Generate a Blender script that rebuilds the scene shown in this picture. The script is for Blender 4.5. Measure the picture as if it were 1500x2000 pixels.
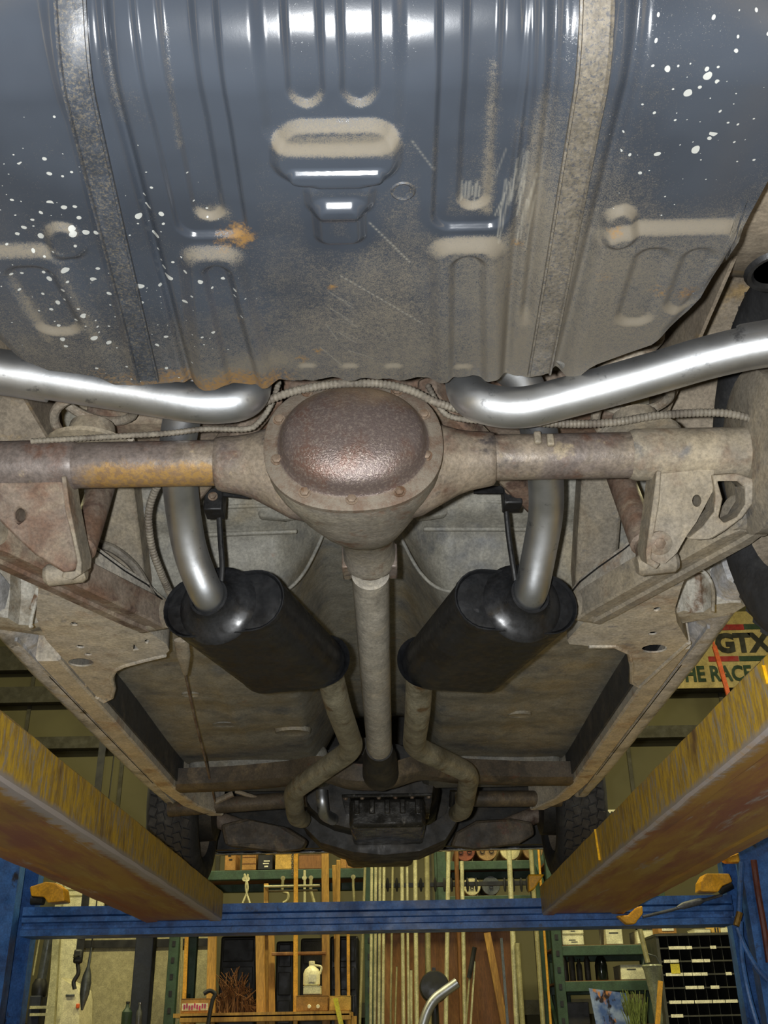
import bpy, bmesh, math, random
import numpy as np
from mathutils import Vector, Matrix
from mathutils.geometry import tessellate_polygon
random.seed(7)
PI = math.pi
scene = bpy.context.scene
for o in list(bpy.data.objects): bpy.data.objects.remove(o)
COL = scene.collection

# ------------------------------------------------------------------ camera
CAM = Vector((0.06, 0.0, 1.20))
PITCH, ROLL, YAW = math.radians(27.0), math.radians(1.0), math.radians(-0.17)
FPX = 2000.0
def _basis():
    cy, sy = math.cos(YAW), math.sin(YAW)
    def yaw(v): return Vector((v.x*cy + v.y*sy, -v.x*sy + v.y*cy, v.z))
    f = yaw(Vector((0, math.cos(PITCH), math.sin(PITCH))))
    u = yaw(Vector((0, -math.sin(PITCH), math.cos(PITCH))))
    r = yaw(Vector((1, 0, 0)))
    cr = r*math.cos(ROLL) - u*math.sin(ROLL)
    cu = r*math.sin(ROLL) + u*math.cos(ROLL)
    return f, cr, cu
FWD, CR, CU = _basis()
cam_data = bpy.data.cameras.new('camera'); cam = bpy.data.objects.new('camera', cam_data)
COL.objects.link(cam); scene.camera = cam
cam_data.sensor_width = 36.0; cam_data.lens = 36.0*FPX/2000.0; cam_data.clip_start = 0.02
cam.matrix_world = Matrix(((CR.x, CU.x, -FWD.x, CAM.x), (CR.y, CU.y, -FWD.y, CAM.y),
                           (CR.z, CU.z, -FWD.z, CAM.z), (0, 0, 0, 1)))
# ------------------------------------------------------------------ light
scene.view_settings.view_transform = 'Standard'; scene.view_settings.look = 'None'
scene.view_settings.gamma = 1.0; scene.view_settings.use_curve_mapping = False
scene.view_settings.exposure = 0.0
world = bpy.data.worlds.new('World'); scene.world = world; world.use_nodes = True
world.node_tree.nodes['Background'].inputs[0].default_value = (0.8, 0.85, 0.7, 1)
world.node_tree.nodes['Background'].inputs[1].default_value = 0.02
def lamp(name, kind, loc, energy, color, **kw):
    d = bpy.data.lights.new(name, kind); d.energy = energy; d.color = color
    for k, v in kw.items(): setattr(d, k, v)
    o = bpy.data.objects.new(name, d); o.location = loc; COL.objects.link(o); return o
# the camera's own flash, a few centimetres left of the lens
lamp('camera_flash', 'POINT', CAM + CR*(-0.052) + CU*0.012 - FWD*0.005, 160.0, (0.965, 0.985, 1.0), shadow_soft_size=0.014)
# shop ceiling lamps (their fixtures are built with the room)
SHOP = (1.0, 0.90, 0.48)
for (x, y) in ((-3.0, 4.9), (0.3, 4.9), (3.2, 4.9), (-2.6, 1.0), (2.8, 1.0)):
    o = lamp('shop_light', 'AREA', (x, y, 5.22), 150.0 if y > 3 else 60.0, SHOP if y > 3 else (1.0, 0.95, 0.82), shape='RECTANGLE', size=1.2, size_y=0.25)

def ray(px, py):
    return FWD + CR*((px-750.0)/FPX) + CU*((1000.0-py)/FPX)
def at(px, py, X=None, Y=None, Z=None, P=None, N=None):
    d = ray(px, py)
    if Y is not None: t = (Y-CAM.y)/d.y
    elif Z is not None: t = (Z-CAM.z)/d.z
    elif X is not None: t = (X-CAM.x)/d.x
    else: t = (Vector(P)-CAM).dot(Vector(N))/d.dot(Vector(N))
    return CAM + d*t

# ------------------------------------------------------------------ mesh building
class MB:
    def __init__(s): s.v = []; s.f = []
    def add(s, vs, fs):
        b = len(s.v); s.v += [tuple(v) for v in vs]; s.f += [tuple(i+b for i in f) for f in fs]; return s
    def box(s, c, size, rot=None):
        hx, hy, hz = size[0]/2, size[1]/2, size[2]/2
        vs = [Vector((x*hx, y*hy, z*hz)) for z in (-1, 1) for y in (-1, 1) for x in (-1, 1)]
        if rot is not None: vs = [rot @ v for v in vs]
        c = Vector(c)
        return s.add([c+v for v in vs], [(0,2,3,1),(4,5,7,6),(0,1,5,4),(2,6,7,3),(0,4,6,2),(1,3,7,5)])
    def bar(s, a, b, w, h, up=(0,0,1)):
        a, b = Vector(a), Vector(b); d = b-a; L = d.length; y = d.normalized()
        x = y.cross(Vector(up)); x = x.normalized() if x.length > 1e-6 else Vector((1,0,0)); z = x.cross(y)
        return s.box((a+b)/2, (w, L, h), Matrix((x, y, z)).transposed())
    def tube(s, path, r, seg=16, caps=True, r2=None):
        path = [Vector(p) for p in path]; n = len(path)
        rs = r if isinstance(r, (list, tuple)) else [r]*n
        tang = [(path[min(i+1, n-1)]-path[max(i-1, 0)]).normalized() for i in range(n)]
        a = tang[0].cross(Vector((0, 0, 1)))
        if a.length < 1e-3: a = tang[0].cross(Vector((1, 0, 0)))
        a.normalize(); vs = []
        for i in range(n):
            t = tang[i]; a = (a - t*a.dot(t)).normalized(); b = t.cross(a)
            for k in range(seg):
                q = 2*PI*k/seg; vs.append(path[i] + a*(math.cos(q)*rs[i]) + b*(math.sin(q)*rs[i]))
        fs = [(i*seg+k, i*seg+(k+1) % seg, (i+1)*seg+(k+1) % seg, (i+1)*seg+k) for i in range(n-1) for k in range(seg)]
        if caps: fs += [tuple(range(seg))[::-1], tuple((n-1)*seg+k for k in range(seg))]
        return s.add(vs, fs)
    def rings(s, rings, caps=True, closed=True):
        n = len(rings[0]); vs = [p for r in rings for p in r]; m = n if closed else n-1
        fs = [(i*n+k, i*n+(k+1) % n, (i+1)*n+(k+1) % n, (i+1)*n+k) for i in range(len(rings)-1) for k in range(m)]
        if caps: fs += [tuple(range(n))[::-1], tuple((len(rings)-1)*n+k for k in range(n))]
        return s.add(vs, fs)
    def lathe(s, prof, c, axis, seg=32, caps=True):
        ax = Vector(axis).normalized(); a = ax.cross(Vector((0, 0, 1)))
        if a.length < 1e-3: a = Vector((1, 0, 0))
        a.normalize(); b = ax.cross(a); c = Vector(c)
        return s.rings([[c+ax*h+a*(math.cos(2*PI*k/seg)*r)+b*(math.sin(2*PI*k/seg)*r) for k in range(seg)] for r, h in prof], caps)
    def plate(s, outer, off, holes=()):
        """polygon (3D points) extruded by vector off, with open holes"""
        loops = [[Vector(p) for p in outer]] + [[Vector(p) for p in h] for h in holes]
        flat = [p for l in loops for p in l]; n = len(flat); off = Vector(off)
        tris = tessellate_polygon(loops)
        fs = [tuple(t) for t in tris] + [tuple(i+n for i in t)[::-1] for t in tris]
        b = 0
        for l in loops:
            m = len(l)
            fs += [(b+k, b+(k+1) % m, b+(k+1) % m+n, b+k+n) for k in range(m)]; b += m
        return s.add(flat+[p+off for p in flat], fs)
    def build(s, name, mat, parent=None, smooth=35, recalc=True, bevel=0, label=None, kind=None):
        me = bpy.data.meshes.new(name); me.from_pydata(s.v, [], s.f)
        if recalc:
            bm = bmesh.new(); bm.from_mesh(me); bmesh.ops.recalc_face_normals(bm, faces=bm.faces); bm.to_mesh(me); bm.free()
        if smooth:
            me.polygons.foreach_set('use_smooth', [True]*len(me.polygons)); me.set_sharp_from_angle(angle=math.radians(smooth))
        me.materials.append(mat)
        o = bpy.data.objects.new(name, me); COL.objects.link(o)
        if parent is not None:
            o.parent = parent
            o.matrix_parent_inverse = world_m(parent).inverted()
        if bevel:
            m = o.modifiers.new('bevel', 'BEVEL'); m.width = bevel; m.segments = 2; m.limit_method = 'ANGLE'; m.angle_limit = math.radians(40)
        if label: o['label'] = label
        if kind: o['kind'] = kind
        return o
def world_m(o):
    m = o.matrix_basis.copy()
    if o.parent: m = world_m(o.parent) @ o.matrix_parent_inverse @ m
    return m
def thing(name, label, cat, loc, group=None):
    o = bpy.data.objects.new(name, None); COL.objects.link(o); o.location = loc; o.empty_display_size = 0.1
    return tag(o, label, cat, group)
def tag(o, label, cat, group=None):
    o['label'] = label; o['category'] = cat
    if group: o['group'] = group
    return o
def struct(o): o['kind'] = 'structure'; return o
def fillet(path, r, n=7):
    path = [Vector(p) for p in path]; rr = r if isinstance(r, (list, tuple)) else [r]*len(path)
    out = [path[0]]
    for i in range(1, len(path)-1):
        a, b, c = path[i-1], path[i], path[i+1]
        k = min(rr[i], (a-b).length*0.49, (c-b).length*0.49)
        p, q = b+(a-b).normalized()*k, b+(c-b).normalized()*k
        for j in range(n+1):
            t = j/n; out.append(p*(1-t)**2 + b*(2*t*(1-t)) + q*t*t)
    out.append(path[-1]); return out
def smoothpath(path, n=8):
    P = [Vector(p) for p in path]; P = [P[0]*2-P[1]]+P+[P[-1]*2-P[-2]]; out = []
    for i in range(1, len(P)-2):
        a, b, c, d = P[i-1:i+3]
        for j in range(n):
            t = j/n; out.append(((b*2)+(c-a)*t+(a*2-b*5+c*4-d)*t*t+(b*3-a-c*3+d)*t**3)*0.5)
    out.append(P[-2]); return out
def resample(path, step):
    out = [path[0]]; acc = 0
    for a, b in zip(path, path[1:]):
        L = (b-a).length; d = step-acc
        while d <= L: out.append(a+(b-a)*(d/L)); d += step
        acc = (acc+L) % step
    return out
def ellipse(c, a, b, n=16):
    return [Vector(c)+Vector(a)*math.cos(2*PI*k/n)+Vector(b)*math.sin(2*PI*k/n) for k in range(n)]
def text_mesh(txt, size, extrude, bold=0.0):
    cu = bpy.data.curves.new('lettering', 'FONT'); cu.body = txt; cu.size = size; cu.extrude = extrude; cu.offset = bold
    cu.align_x = 'CENTER'; cu.align_y = 'CENTER'; cu.resolution_u = 3
    o = bpy.data.objects.new('lettering_tmp', cu); COL.objects.link(o)
    dg = bpy.context.evaluated_depsgraph_get(); me = bpy.data.meshes.new_from_object(o.evaluated_get(dg))
    bpy.data.objects.remove(o); bpy.data.curves.remove(cu); return me
def lettering(txt, size, mat, parent, m, bold=0.0, sx=1.0):
    me = text_mesh(txt, size, 0.0006, bold); me.transform(m @ Matrix.Diagonal((sx, 1, 1, 1))); me.materials.clear(); me.materials.append(mat)
    o = bpy.data.objects.new('lettering', me); COL.objects.link(o); o.parent = parent
    o.matrix_parent_inverse = world_m(parent).inverted(); return o
# maps text in XY to a vertical plane that faces -Y
def facing(p): return Matrix.Translation(Vector(p)) @ Matrix.Rotation(PI/2, 4, 'X')

# ------------------------------------------------------------------ materials
def rgb(r, g, b):
    f = lambda c: ((c/255+0.055)/1.055)**2.4 if c > 10 else c/255/12.92
    return (f(r), f(g), f(b), 1)
class NT:
    def __init__(s, name):
        s.m = bpy.data.materials.new(name); s.m.use_nodes = True; s.t = s.m.node_tree
        s.bsdf = s.t.nodes['Principled BSDF']; s.co = s.t.nodes.new('ShaderNodeTexCoord')
    def n(s, typ, **kw):
        o = s.t.nodes.new(typ)
        for k, v in kw.items(): setattr(o, k, v)
        return o
    def link(s, a, b): s.t.links.new(a, b)
    def val(s, sock, v):
        if hasattr(v, 'is_output') or isinstance(v, bpy.types.NodeSocket): s.link(v, sock)
        else: sock.default_value = v
    def vec(s, scale=(1,1,1), rot=(0,0,0)):
        mp = s.n('ShaderNodeMapping'); mp.inputs['Scale'].default_value = scale; mp.inputs['Rotation'].default_value = rot
        s.link(s.co.outputs['Object'], mp.inputs['Vector']); return mp.outputs[0]
    def noise(s, scale, detail=4, rough=0.55, vec=None, dist=0.0):
        o = s.n('ShaderNodeTexNoise'); o.inputs['Scale'].default_value = scale; o.inputs['Detail'].default_value = detail
        o.inputs['Roughness'].default_value = rough; o.inputs['Distortion'].default_value = dist
        s.link(vec if vec is not None else s.co.outputs['Object'], o.inputs['Vector']); return o.outputs['Fac']
    def ramp(s, fac, lo, hi, a=0.0, b=1.0):
        o = s.n('ShaderNodeMapRange'); o.interpolation_type = 'SMOOTHSTEP'
        s.link(fac, o.inputs[0]); o.inputs[1].default_value = lo; o.inputs[2].default_value = hi
        o.inputs[3].default_value = a; o.inputs[4].default_value = b; return o.outputs[0]
    def mix(s, fac, a, b):
        o = s.n('ShaderNodeMix', data_type='RGBA'); s.val(o.inputs[0], fac); s.val(o.inputs[6], a); s.val(o.inputs[7], b); return o.outputs[2]
    def math(s, op, a, b=0.0):
        o = s.n('ShaderNodeMath', operation=op, use_clamp=False); s.val(o.inputs[0], a); s.val(o.inputs[1], b); return o.outputs[0]
    def attr(s, name):
        o = s.n('ShaderNodeAttribute'); o.attribute_name = name; return o.outputs['Fac']
    def out(s, color=None, rough=None, metal=None, bump=None, bdist=0.002, bstr=0.5, spec=None):
        if color is not None: s.val(s.bsdf.inputs['Base Color'], color)
        if rough is not None: s.val(s.bsdf.inputs['Roughness'], rough)
        if metal is not None: s.val(s.bsdf.inputs['Metallic'], metal)
        if spec is not None: s.bsdf.inputs['Specular IOR Level'].default_value = spec
        if bump is not None:
            b = s.n('ShaderNodeBump'); b.inputs['Distance'].default_value = bdist; b.inputs['Strength'].default_value = bstr
            s.link(bump, b.inputs['Height']); s.link(b.outputs[0], s.bsdf.inputs['Normal'])
        return s.m
def grime(name, base, layers=(), rough=0.7, metal=0.0, bscale=60, bstr=0.4, bdist=0.002, stretch=(1,1,1), spec=0.5):
    """base colour with layers (colour, noise scale, lo, hi)"""
    t = NT(name); c = base; v = t.vec(stretch)
    for k, (col, sc, lo, hi) in enumerate(layers):
        mp = t.n('ShaderNodeMapping'); mp.inputs['Location'].default_value = (k*3.7, k*1.3, k*2.1); t.link(v, mp.inputs[0])
        c = t.mix(t.ramp(t.noise(sc, 6, 0.65, mp.outputs[0], 0.3), lo, hi), c, col)
    sp = t.ramp(t.noise(150, 5, 0.75, v), 0.30, 0.70, 0.72, 1.22); md = t.ramp(t.noise(23, 5, 0.7, v), 0.3, 0.7, 0.80, 1.16)
    g = t.math('MULTIPLY', sp, md); mu = t.n('ShaderNodeVectorMath', operation='SCALE'); t.val(mu.inputs[0], c) if not isinstance(c, tuple) else setattr(mu.inputs[0], 'default_value', c[:3])
    t.link(g, mu.inputs['Scale']); c = mu.outputs[0]
    bn = t.noise(bscale, 6, 0.65, v)
    r = t.ramp(t.noise(bscale*0.4, 3, 0.5, v), 0.3, 0.7, max(rough-0.12, 0.05), min(rough+0.12, 1))
    return t.out(c, r, metal, bn, bdist, bstr, spec)
def plain(name, col, rough=0.6, metal=0.0, var=0.25):
    d = (col[0]*(1-var), col[1]*(1-var), col[2]*(1-var), 1)
    return grime(name, col, ((d, 9, 0.4, 0.65),), rough, metal, 40, 0.15)

M = {}
TAN, RUST, OCHRE = rgb(150,138,118), rgb(112,72,50), rgb(170,125,50)
M['floorpan'] = grime('floorpan', rgb(136,133,122), ((rgb(140,130,108),5,0.45,0.7),(rgb(104,105,104),7,0.48,0.7),(rgb(134,104,82),14,0.64,0.76)), 0.62, 0, 45, 0.3)
M['frame'] = grime('frame', rgb(132,124,110), ((rgb(150,138,116),6,0.4,0.65),(rgb(112,92,74),9,0.5,0.7),(rgb(96,94,92),13,0.58,0.72)), 0.68, 0, 70, 0.4)
M['frame_lit'] = grime('frame_lit', rgb(178,171,158), ((rgb(190,180,160),6,0.4,0.65),(rgb(156,136,114),9,0.5,0.7),(rgb(132,130,128),13,0.58,0.72)), 0.68, 0, 70, 0.4)  # frame colour lightened to make up for flash falloff on torque boxes and rails
M['frame_rust'] = grime('frame_rust', rgb(122,109,96), ((rgb(108,84,68),7,0.42,0.62),(rgb(140,127,108),10,0.48,0.66),(rgb(86,68,58),18,0.54,0.68)), 0.66, 0, 80, 0.5)
M['rail_dark'] = grime('rail_dark', rgb(58,58,58), ((rgb(84,78,70),8,0.5,0.7),), 0.6, 0, 50, 0.3)
M['rocker'] = grime('rocker', rgb(182,183,186), ((rgb(140,140,140),10,0.45,0.65),(rgb(165,158,145),16,0.5,0.68),(rgb(80,78,76),12,0.6,0.72)), 0.5, 0.0, 70, 0.35)
M['axle'] = grime('axle', rgb(110,100,94), ((rgb(134,122,106),5,0.42,0.62),(rgb(98,70,56),10,0.48,0.66),(rgb(72,66,64),16,0.56,0.7),(rgb(150,136,112),22,0.6,0.72)), 0.5, 0.15, 130, 0.45, 0.0015)
M['housing'] = grime('housing', rgb(128,122,112), ((rgb(142,135,120),8,0.45,0.66),(rgb(106,76,56),12,0.52,0.68)), 0.62, 0, 90, 0.5)
def cover_mat():
    t = NT('diff_cover'); g = t.n('ShaderNodeSeparateXYZ'); t.link(t.co.outputs['Object'], g.inputs[0])
    zz = t.math('ADD', g.outputs[2], t.math('MULTIPLY', t.noise(14, 5), 0.10))
    dust = t.ramp(zz, 2.115, 2.17)
    c = t.mix(t.ramp(t.noise(9, 6, 0.7), 0.42, 0.62), rgb(104,92,88), rgb(108,84,74))
    c = t.mix(t.ramp(t.noise(210, 5, 0.75), 0.48, 0.62), c, rgb(128,116,108))
    c = t.mix(dust, c, t.mix(t.noise(40, 5, 0.7), rgb(150,132,108), rgb(132,108,84)))
    fl_ = t.ramp(g.outputs[1], 1.3875, 1.3905); c = t.mix(fl_, c, t.mix(t.ramp(t.noise(30, 5, 0.7), 0.4, 0.65), rgb(128,119,106), rgb(110,92,78)))
    r = t.ramp(t.math('MAXIMUM', dust, fl_), 0, 1, 0.30, 0.72)
    return t.out(c, r, 0.45, t.noise(330, 3, 0.7), 0.0024, 0.45)
M['cover'] = cover_mat()
M['ochre_tube'] = None
def pipe_mat():
    t = NT('aluminised_pipe')
    c = t.mix(t.ramp(t.noise(7, 4), 0.4, 0.7), rgb(196,198,200), rgb(166,169,172))
    c = t.mix(t.ramp(t.noise(30, 6, 0.7, t.vec((1, 1, 1))), 0.58, 0.7), c, rgb(140,142,146))
    r = t.ramp(t.noise(12, 5), 0.3, 0.7, 0.38, 0.48)
    return t.out(c, r, 0.95, t.noise(160, 4), 0.0006, 0.2)
M['pipe'] = pipe_mat()
M['pipe_old'] = grime('pipe_old', rgb(156,151,132), ((rgb(120,114,96),9,0.45,0.65),(rgb(110,88,62),14,0.55,0.7)), 0.5, 0.45, 60, 0.2)
M['muffler'] = grime('muffler', rgb(30,31,33), ((rgb(22,22,23),10,0.45,0.65),(rgb(52,52,54),50,0.62,0.72)), 0.42, 0.0, 120, 0.15)
M['muffler_neck'] = grime('muffler_neck', rgb(36,37,39), ((rgb(28,28,29),20,0.45,0.65),), 0.36, 0.0, 140, 0.05)
M['black'] = grime('black_paint', rgb(36,36,36), ((rgb(24,24,24),12,0.45,0.65),(rgb(70,68,66),30,0.64,0.74)), 0.45, 0.1, 90, 0.25)
M['shaft'] = grime('shaft', rgb(188,182,170), ((rgb(166,160,148),5,0.45,0.65),(rgb(196,187,170),14,0.5,0.68),(rgb(58,56,54),7,0.68,0.74)), 0.55, 0.0, 90, 0.3)
M['rubber'] = grime('rubber', rgb(44,44,45), ((rgb(60,60,58),10,0.5,0.7),), 0.75, 0, 70, 0.25)
M['hose'] = grime('hose', rgb(120,113,100), ((rgb(96,88,78),18,0.45,0.65),), 0.7, 0, 80, 0.3)
M['bolt'] = grime('bolt', rgb(124,108,92), ((rgb(100,74,54),40,0.45,0.65),), 0.55, 0.3, 120, 0.3)
M['underdark'] = grime('underdark', rgb(46,44,40), ((rgb(66,60,50),8,0.45,0.65),(rgb(30,30,29),14,0.5,0.7)), 0.55, 0.1, 50, 0.35)
M['underbrown'] = grime('underbrown', rgb(88,78,64), ((rgb(64,58,50),7,0.42,0.62),(rgb(110,96,74),11,0.5,0.68),(rgb(92,62,46),16,0.58,0.7)), 0.6, 0, 60, 0.4)
M['pan'] = grime('oil_pan', rgb(60,58,54), ((rgb(50,49,46),12,0.45,0.62),(rgb(120,116,108),26,0.58,0.7)), 0.24, 0.5, 60, 0.4)
M['spring'] = grime('spring', rgb(150,140,124), ((rgb(120,104,86),20,0.45,0.65),), 0.7, 0, 80, 0.3)
M['wheelhouse'] = grime('wheelhouse', rgb(146,134,116), ((rgb(128,116,100),6,0.42,0.66),(rgb(160,136,96),9,0.56,0.72)), 0.7, 0, 60, 0.3)
M['splash'] = grime('splash', rgb(178,174,162), ((rgb(136,126,108),7,0.45,0.62),(rgb(108,84,62),12,0.55,0.66),(rgb(100,100,98),9,0.58,0.7)), 0.6, 0, 60, 0.5)
def tank_mat():
    t = NT('fuel_tank'); dust, rust, spk = t.attr('dust'), t.attr('rust'), t.attr('speck')
    n1 = t.noise(700, 2, 0.8); n2 = t.noise(14, 6, 0.7); n3 = t.noise(170, 5, 0.8)
    paint = t.mix(t.ramp(t.noise(5, 3), 0.35, 0.7), rgb(61,67,76), rgb(52,57,65))
    d = t.math('ADD', dust, t.math('MULTIPLY', t.math('SUBTRACT', n3, 0.5), 0.8))
    d = t.math('ADD', d, t.math('MULTIPLY', t.math('SUBTRACT', n1, 0.5), 1.3))
    d = t.math('ADD', d, t.math('MULTIPLY', t.math('SUBTRACT', n2, 0.5), 0.6))
    dm = t.ramp(d, 0.25, 0.95)
    c = t.mix(dm, paint, t.mix(n2, rgb(112,104,90), rgb(98,93,83)))
    r_ = t.math('ADD', rust, t.math('MULTIPLY', t.math('SUBTRACT', n3, 0.5), 1.0))
    rm = t.ramp(r_, 0.45, 0.8)
    c = t.mix(rm, c, t.mix(n1, rgb(142,106,50), rgb(110,86,54)))
    vo = t.n('ShaderNodeTexVoronoi', feature='F1', voronoi_dimensions='2D'); vo.inputs['Scale'].default_value = 72; vo.inputs['Randomness'].default_value = 1
    vm = t.vec((1, 1, 0.001)); nz = t.n('ShaderNodeMix', data_type='RGBA'); nz.inputs[0].default_value = 0.012
    nn = t.n('ShaderNodeTexNoise'); nn.inputs['Scale'].default_value = 30; t.link(vm, nn.inputs[0])
    t.link(vm, nz.inputs[6]); t.link(nn.outputs['Color'], nz.inputs[7]); t.link(nz.outputs[2], vo.inputs['Vector'])
    sp = t.n('ShaderNodeSeparateColor'); t.link(vo.outputs['Color'], sp.inputs[0])
    size = t.math('MULTIPLY', t.math('MULTIPLY', t.math('POWER', sp.outputs[0], 3.0), spk), 0.36)
    gate = t.math('GREATER_THAN', t.math('MULTIPLY', sp.outputs[1], spk), 0.32)
    dot = t.math('MULTIPLY', t.math('LESS_THAN', vo.outputs['Distance'], size), gate)
    c = t.mix(t.math('MULTIPLY', dot, 0.9), c, rgb(176,178,174))
    c = t.mix(t.math('MULTIPLY', t.attr('scratch'), 0.85), c, rgb(176,172,158))
    m = t.math('MAXIMUM', dm, rm)
    rough = t.ramp(m, 0.0, 0.7, 0.17, 0.75)
    return t.out(c, rough, 0.0, t.math('MULTIPLY', n3, t.ramp(m, 0.05, 0.5, 0.12, 1.0)), 0.0012, 0.25)
M['tank'] = tank_mat()
M['strap_dark'] = grime('strap_dark', rgb(58,63,71), ((rgb(84,80,73),300,0.5,0.62),(rgb(96,90,79),500,0.55,0.64)), 0.45, 0.0, 120, 0.2)
M['strap'] = grime('strap', rgb(98,94,87), ((rgb(108,101,90),3,0.35,0.65),(rgb(114,107,94),300,0.48,0.58),(rgb(80,80,82),260,0.52,0.62)), 0.55, 0.05, 120, 0.3)
def axle_left_mat():
    m = M['axle'].copy(); m.name = 'axle_ochre'; nt = m.node_tree; b = nt.nodes['Principled BSDF']; old = b.inputs['Base Color'].links[0].from_socket
    t = NT.__new__(NT); t.m = m; t.t = nt; t.bsdf = b; t.co = nt.nodes.new('ShaderNodeTexCoord')
    g = t.n('ShaderNodeSeparateXYZ'); t.link(t.co.outputs['Object'], g.inputs[0]); nz = t.math('MULTIPLY', t.math('SUBTRACT', t.noise(45, 6, 0.75), 0.5), 0.05)
    low = t.ramp(t.math('ADD', g.outputs[2], nz), 2.040, 2.026); x = t.math('ADD', g.outputs[0], t.math('MULTIPLY', nz, 2.0))
    msk = t.math('MULTIPLY', t.math('MULTIPLY', low, t.ramp(x, -0.46, -0.40)), t.ramp(x, -0.205, -0.23, 0.0, 0.8))
    t.link(t.mix(msk, old, t.mix(t.ramp(t.noise(120, 4, 0.7), 0.4, 0.6), rgb(160,124,60), rgb(132,104,70))), b.inputs['Base Color'])
    return m
M['axle_left'] = axle_left_mat()
def runway_mat():
    t = NT('yellow_runway'); g = t.n('ShaderNodeSeparateXYZ'); t.link(t.co.outputs['Object'], g.inputs[0])
    geo = t.n('ShaderNodeNewGeometry'); gn = t.n('ShaderNodeSeparateXYZ'); t.link(geo.outputs['Normal'], gn.inputs[0])
    under = t.ramp(gn.outputs[2], -0.3, -0.7)
    sv = t.vec((1, 1, 0.12)); lv = t.vec((1, 0.14, 1))
    c = t.mix(t.ramp(t.noise(52, 6, 0.78, t.vec((1, 1, 0.25))), 0.42, 0.6), rgb(214,174,58), rgb(168,136,66))
    c = t.mix(t.ramp(t.noise(60, 6, 0.8, t.vec((1, 1, 0.3))), 0.5, 0.62), c, rgb(164,152,132))
    c = t.mix(t.ramp(t.noise(7, 5, 0.7, t.vec((1, 1, 0.3))), 0.55, 0.7), c, rgb(120,92,60))
    e = t.math('ADD', g.outputs[2], t.math('MULTIPLY', t.noise(22, 5, 0.7), 0.03))
    c = t.mix(t.ramp(e, 1.652, 1.636), c, rgb(166,154,142))
    u = t.mix(t.ramp(t.noise(9, 6, 0.7, lv), 0.38, 0.62), rgb(172,132,60), rgb(150,94,66))
    u = t.mix(t.ramp(t.noise(12, 6, 0.7, lv), 0.52, 0.68), u, rgb(182,150,76))
    u = t.mix(t.ramp(t.noise(15, 6, 0.7, lv), 0.6, 0.7), u, rgb(172,162,156))
    ax_ = t.math('ADD', t.math('ABSOLUTE', g.outputs[0]), t.math('MULTIPLY', t.noise(18, 6, 0.75), 0.09))
    u = t.mix(t.ramp(ax_, 0.725, 0.70), u, rgb(176,166,162))
    return t.out(t.mix(under, c, u), 0.5, 0.1, t.noise(60, 6, 0.7), 0.002, 0.4)
M['runway'] = runway_mat()
M['liftblue'] = grime('lift_blue', rgb(58,104,168), ((rgb(42,76,130),6,0.45,0.65),(rgb(48,48,56),11,0.6,0.72),(rgb(60,104,168),18,0.6,0.72)), 0.45, 0, 40, 0.2)
M['liftyellow'] = plain('lift_yellow', rgb(222,160,26), 0.5)
M['cable'] = plain('cable', rgb(90,92,96), 0.5, 0.5)
M['valance'] = plain('valance', rgb(60,60,60), 0.4)
M['chrome'] = plain('chrome', rgb(220,220,222), 0.18, 1.0, 0.1)
# ================================================================== the room
WALLY, CEIL = 8.6, 5.4
def wall_mat():
    t = NT('olive_wall')
    c = t.mix(t.ramp(t.noise(1.2, 4), 0.35, 0.7), rgb(88,84,58), rgb(72,68,46))
    return t.out(c, 0.8, 0, t.noise(20, 4), 0.002, 0.2)
M['wall'] = wall_mat()
M['girt'] = plain('girt', rgb(58,56,46), 0.7)
M['concrete'] = grime('concrete', rgb(120,116,106), ((rgb(92,90,84),1.5,0.4,0.65),(rgb(70,68,64),4,0.55,0.7)), 0.7, 0, 20, 0.2)
M['ceil'] = plain('ceiling_paint', rgb(150,144,124), 0.8)
X0, X1, YB = -6.0, 6.0, -3.0
struct(MB().box((0, (WALLY+YB)/2, -0.05), (X1-X0, WALLY-YB, 0.1)).build('floor', M['concrete'], smooth=0))
struct(MB().box((0, (WALLY+YB)/2, CEIL+0.05), (X1-X0, WALLY-YB, 0.1)).build('ceiling', M['ceil'], smooth=0))
wall_far = struct(MB().box((0, WALLY+0.06, CEIL/2), (X1-X0, 0.12, CEIL)).build('wall_far', M['wall'], smooth=0))
struct(MB().box((0, YB-0.06, CEIL/2), (X1-X0, 0.12, CEIL)).build('wall_back', M['wall'], smooth=0))
struct(MB().box((X0-0.06, (WALLY+YB)/2, CEIL/2), (0.12, WALLY-YB, CEIL)).build('wall_left', M['wall'], smooth=0))
struct(MB().box((X1+0.06, (WALLY+YB)/2, CEIL/2), (0.12, WALLY-YB, CEIL)).build('wall_right', M['wall'], smooth=0))
# horizontal girts and vertical seams of the far wall
for z, h in ((4.17, 0.22), (3.84, 0.14), (3.42, 0.10), (2.05, 0.10), (1.36, 0.1), (4.75, 0.2)):
    MB().box((0, WALLY-0.05, z), (X1-X0-0.02, 0.10, h)).build('girt', M['girt'], wall_far, smooth=0)
for k in range(14):
    MB().box((X0+0.4+k*0.85, WALLY-0.006, CEIL/2), (0.03, 0.012, CEIL-0.02)).build('seam_strip', M['girt'], wall_far, smooth=0)
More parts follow.
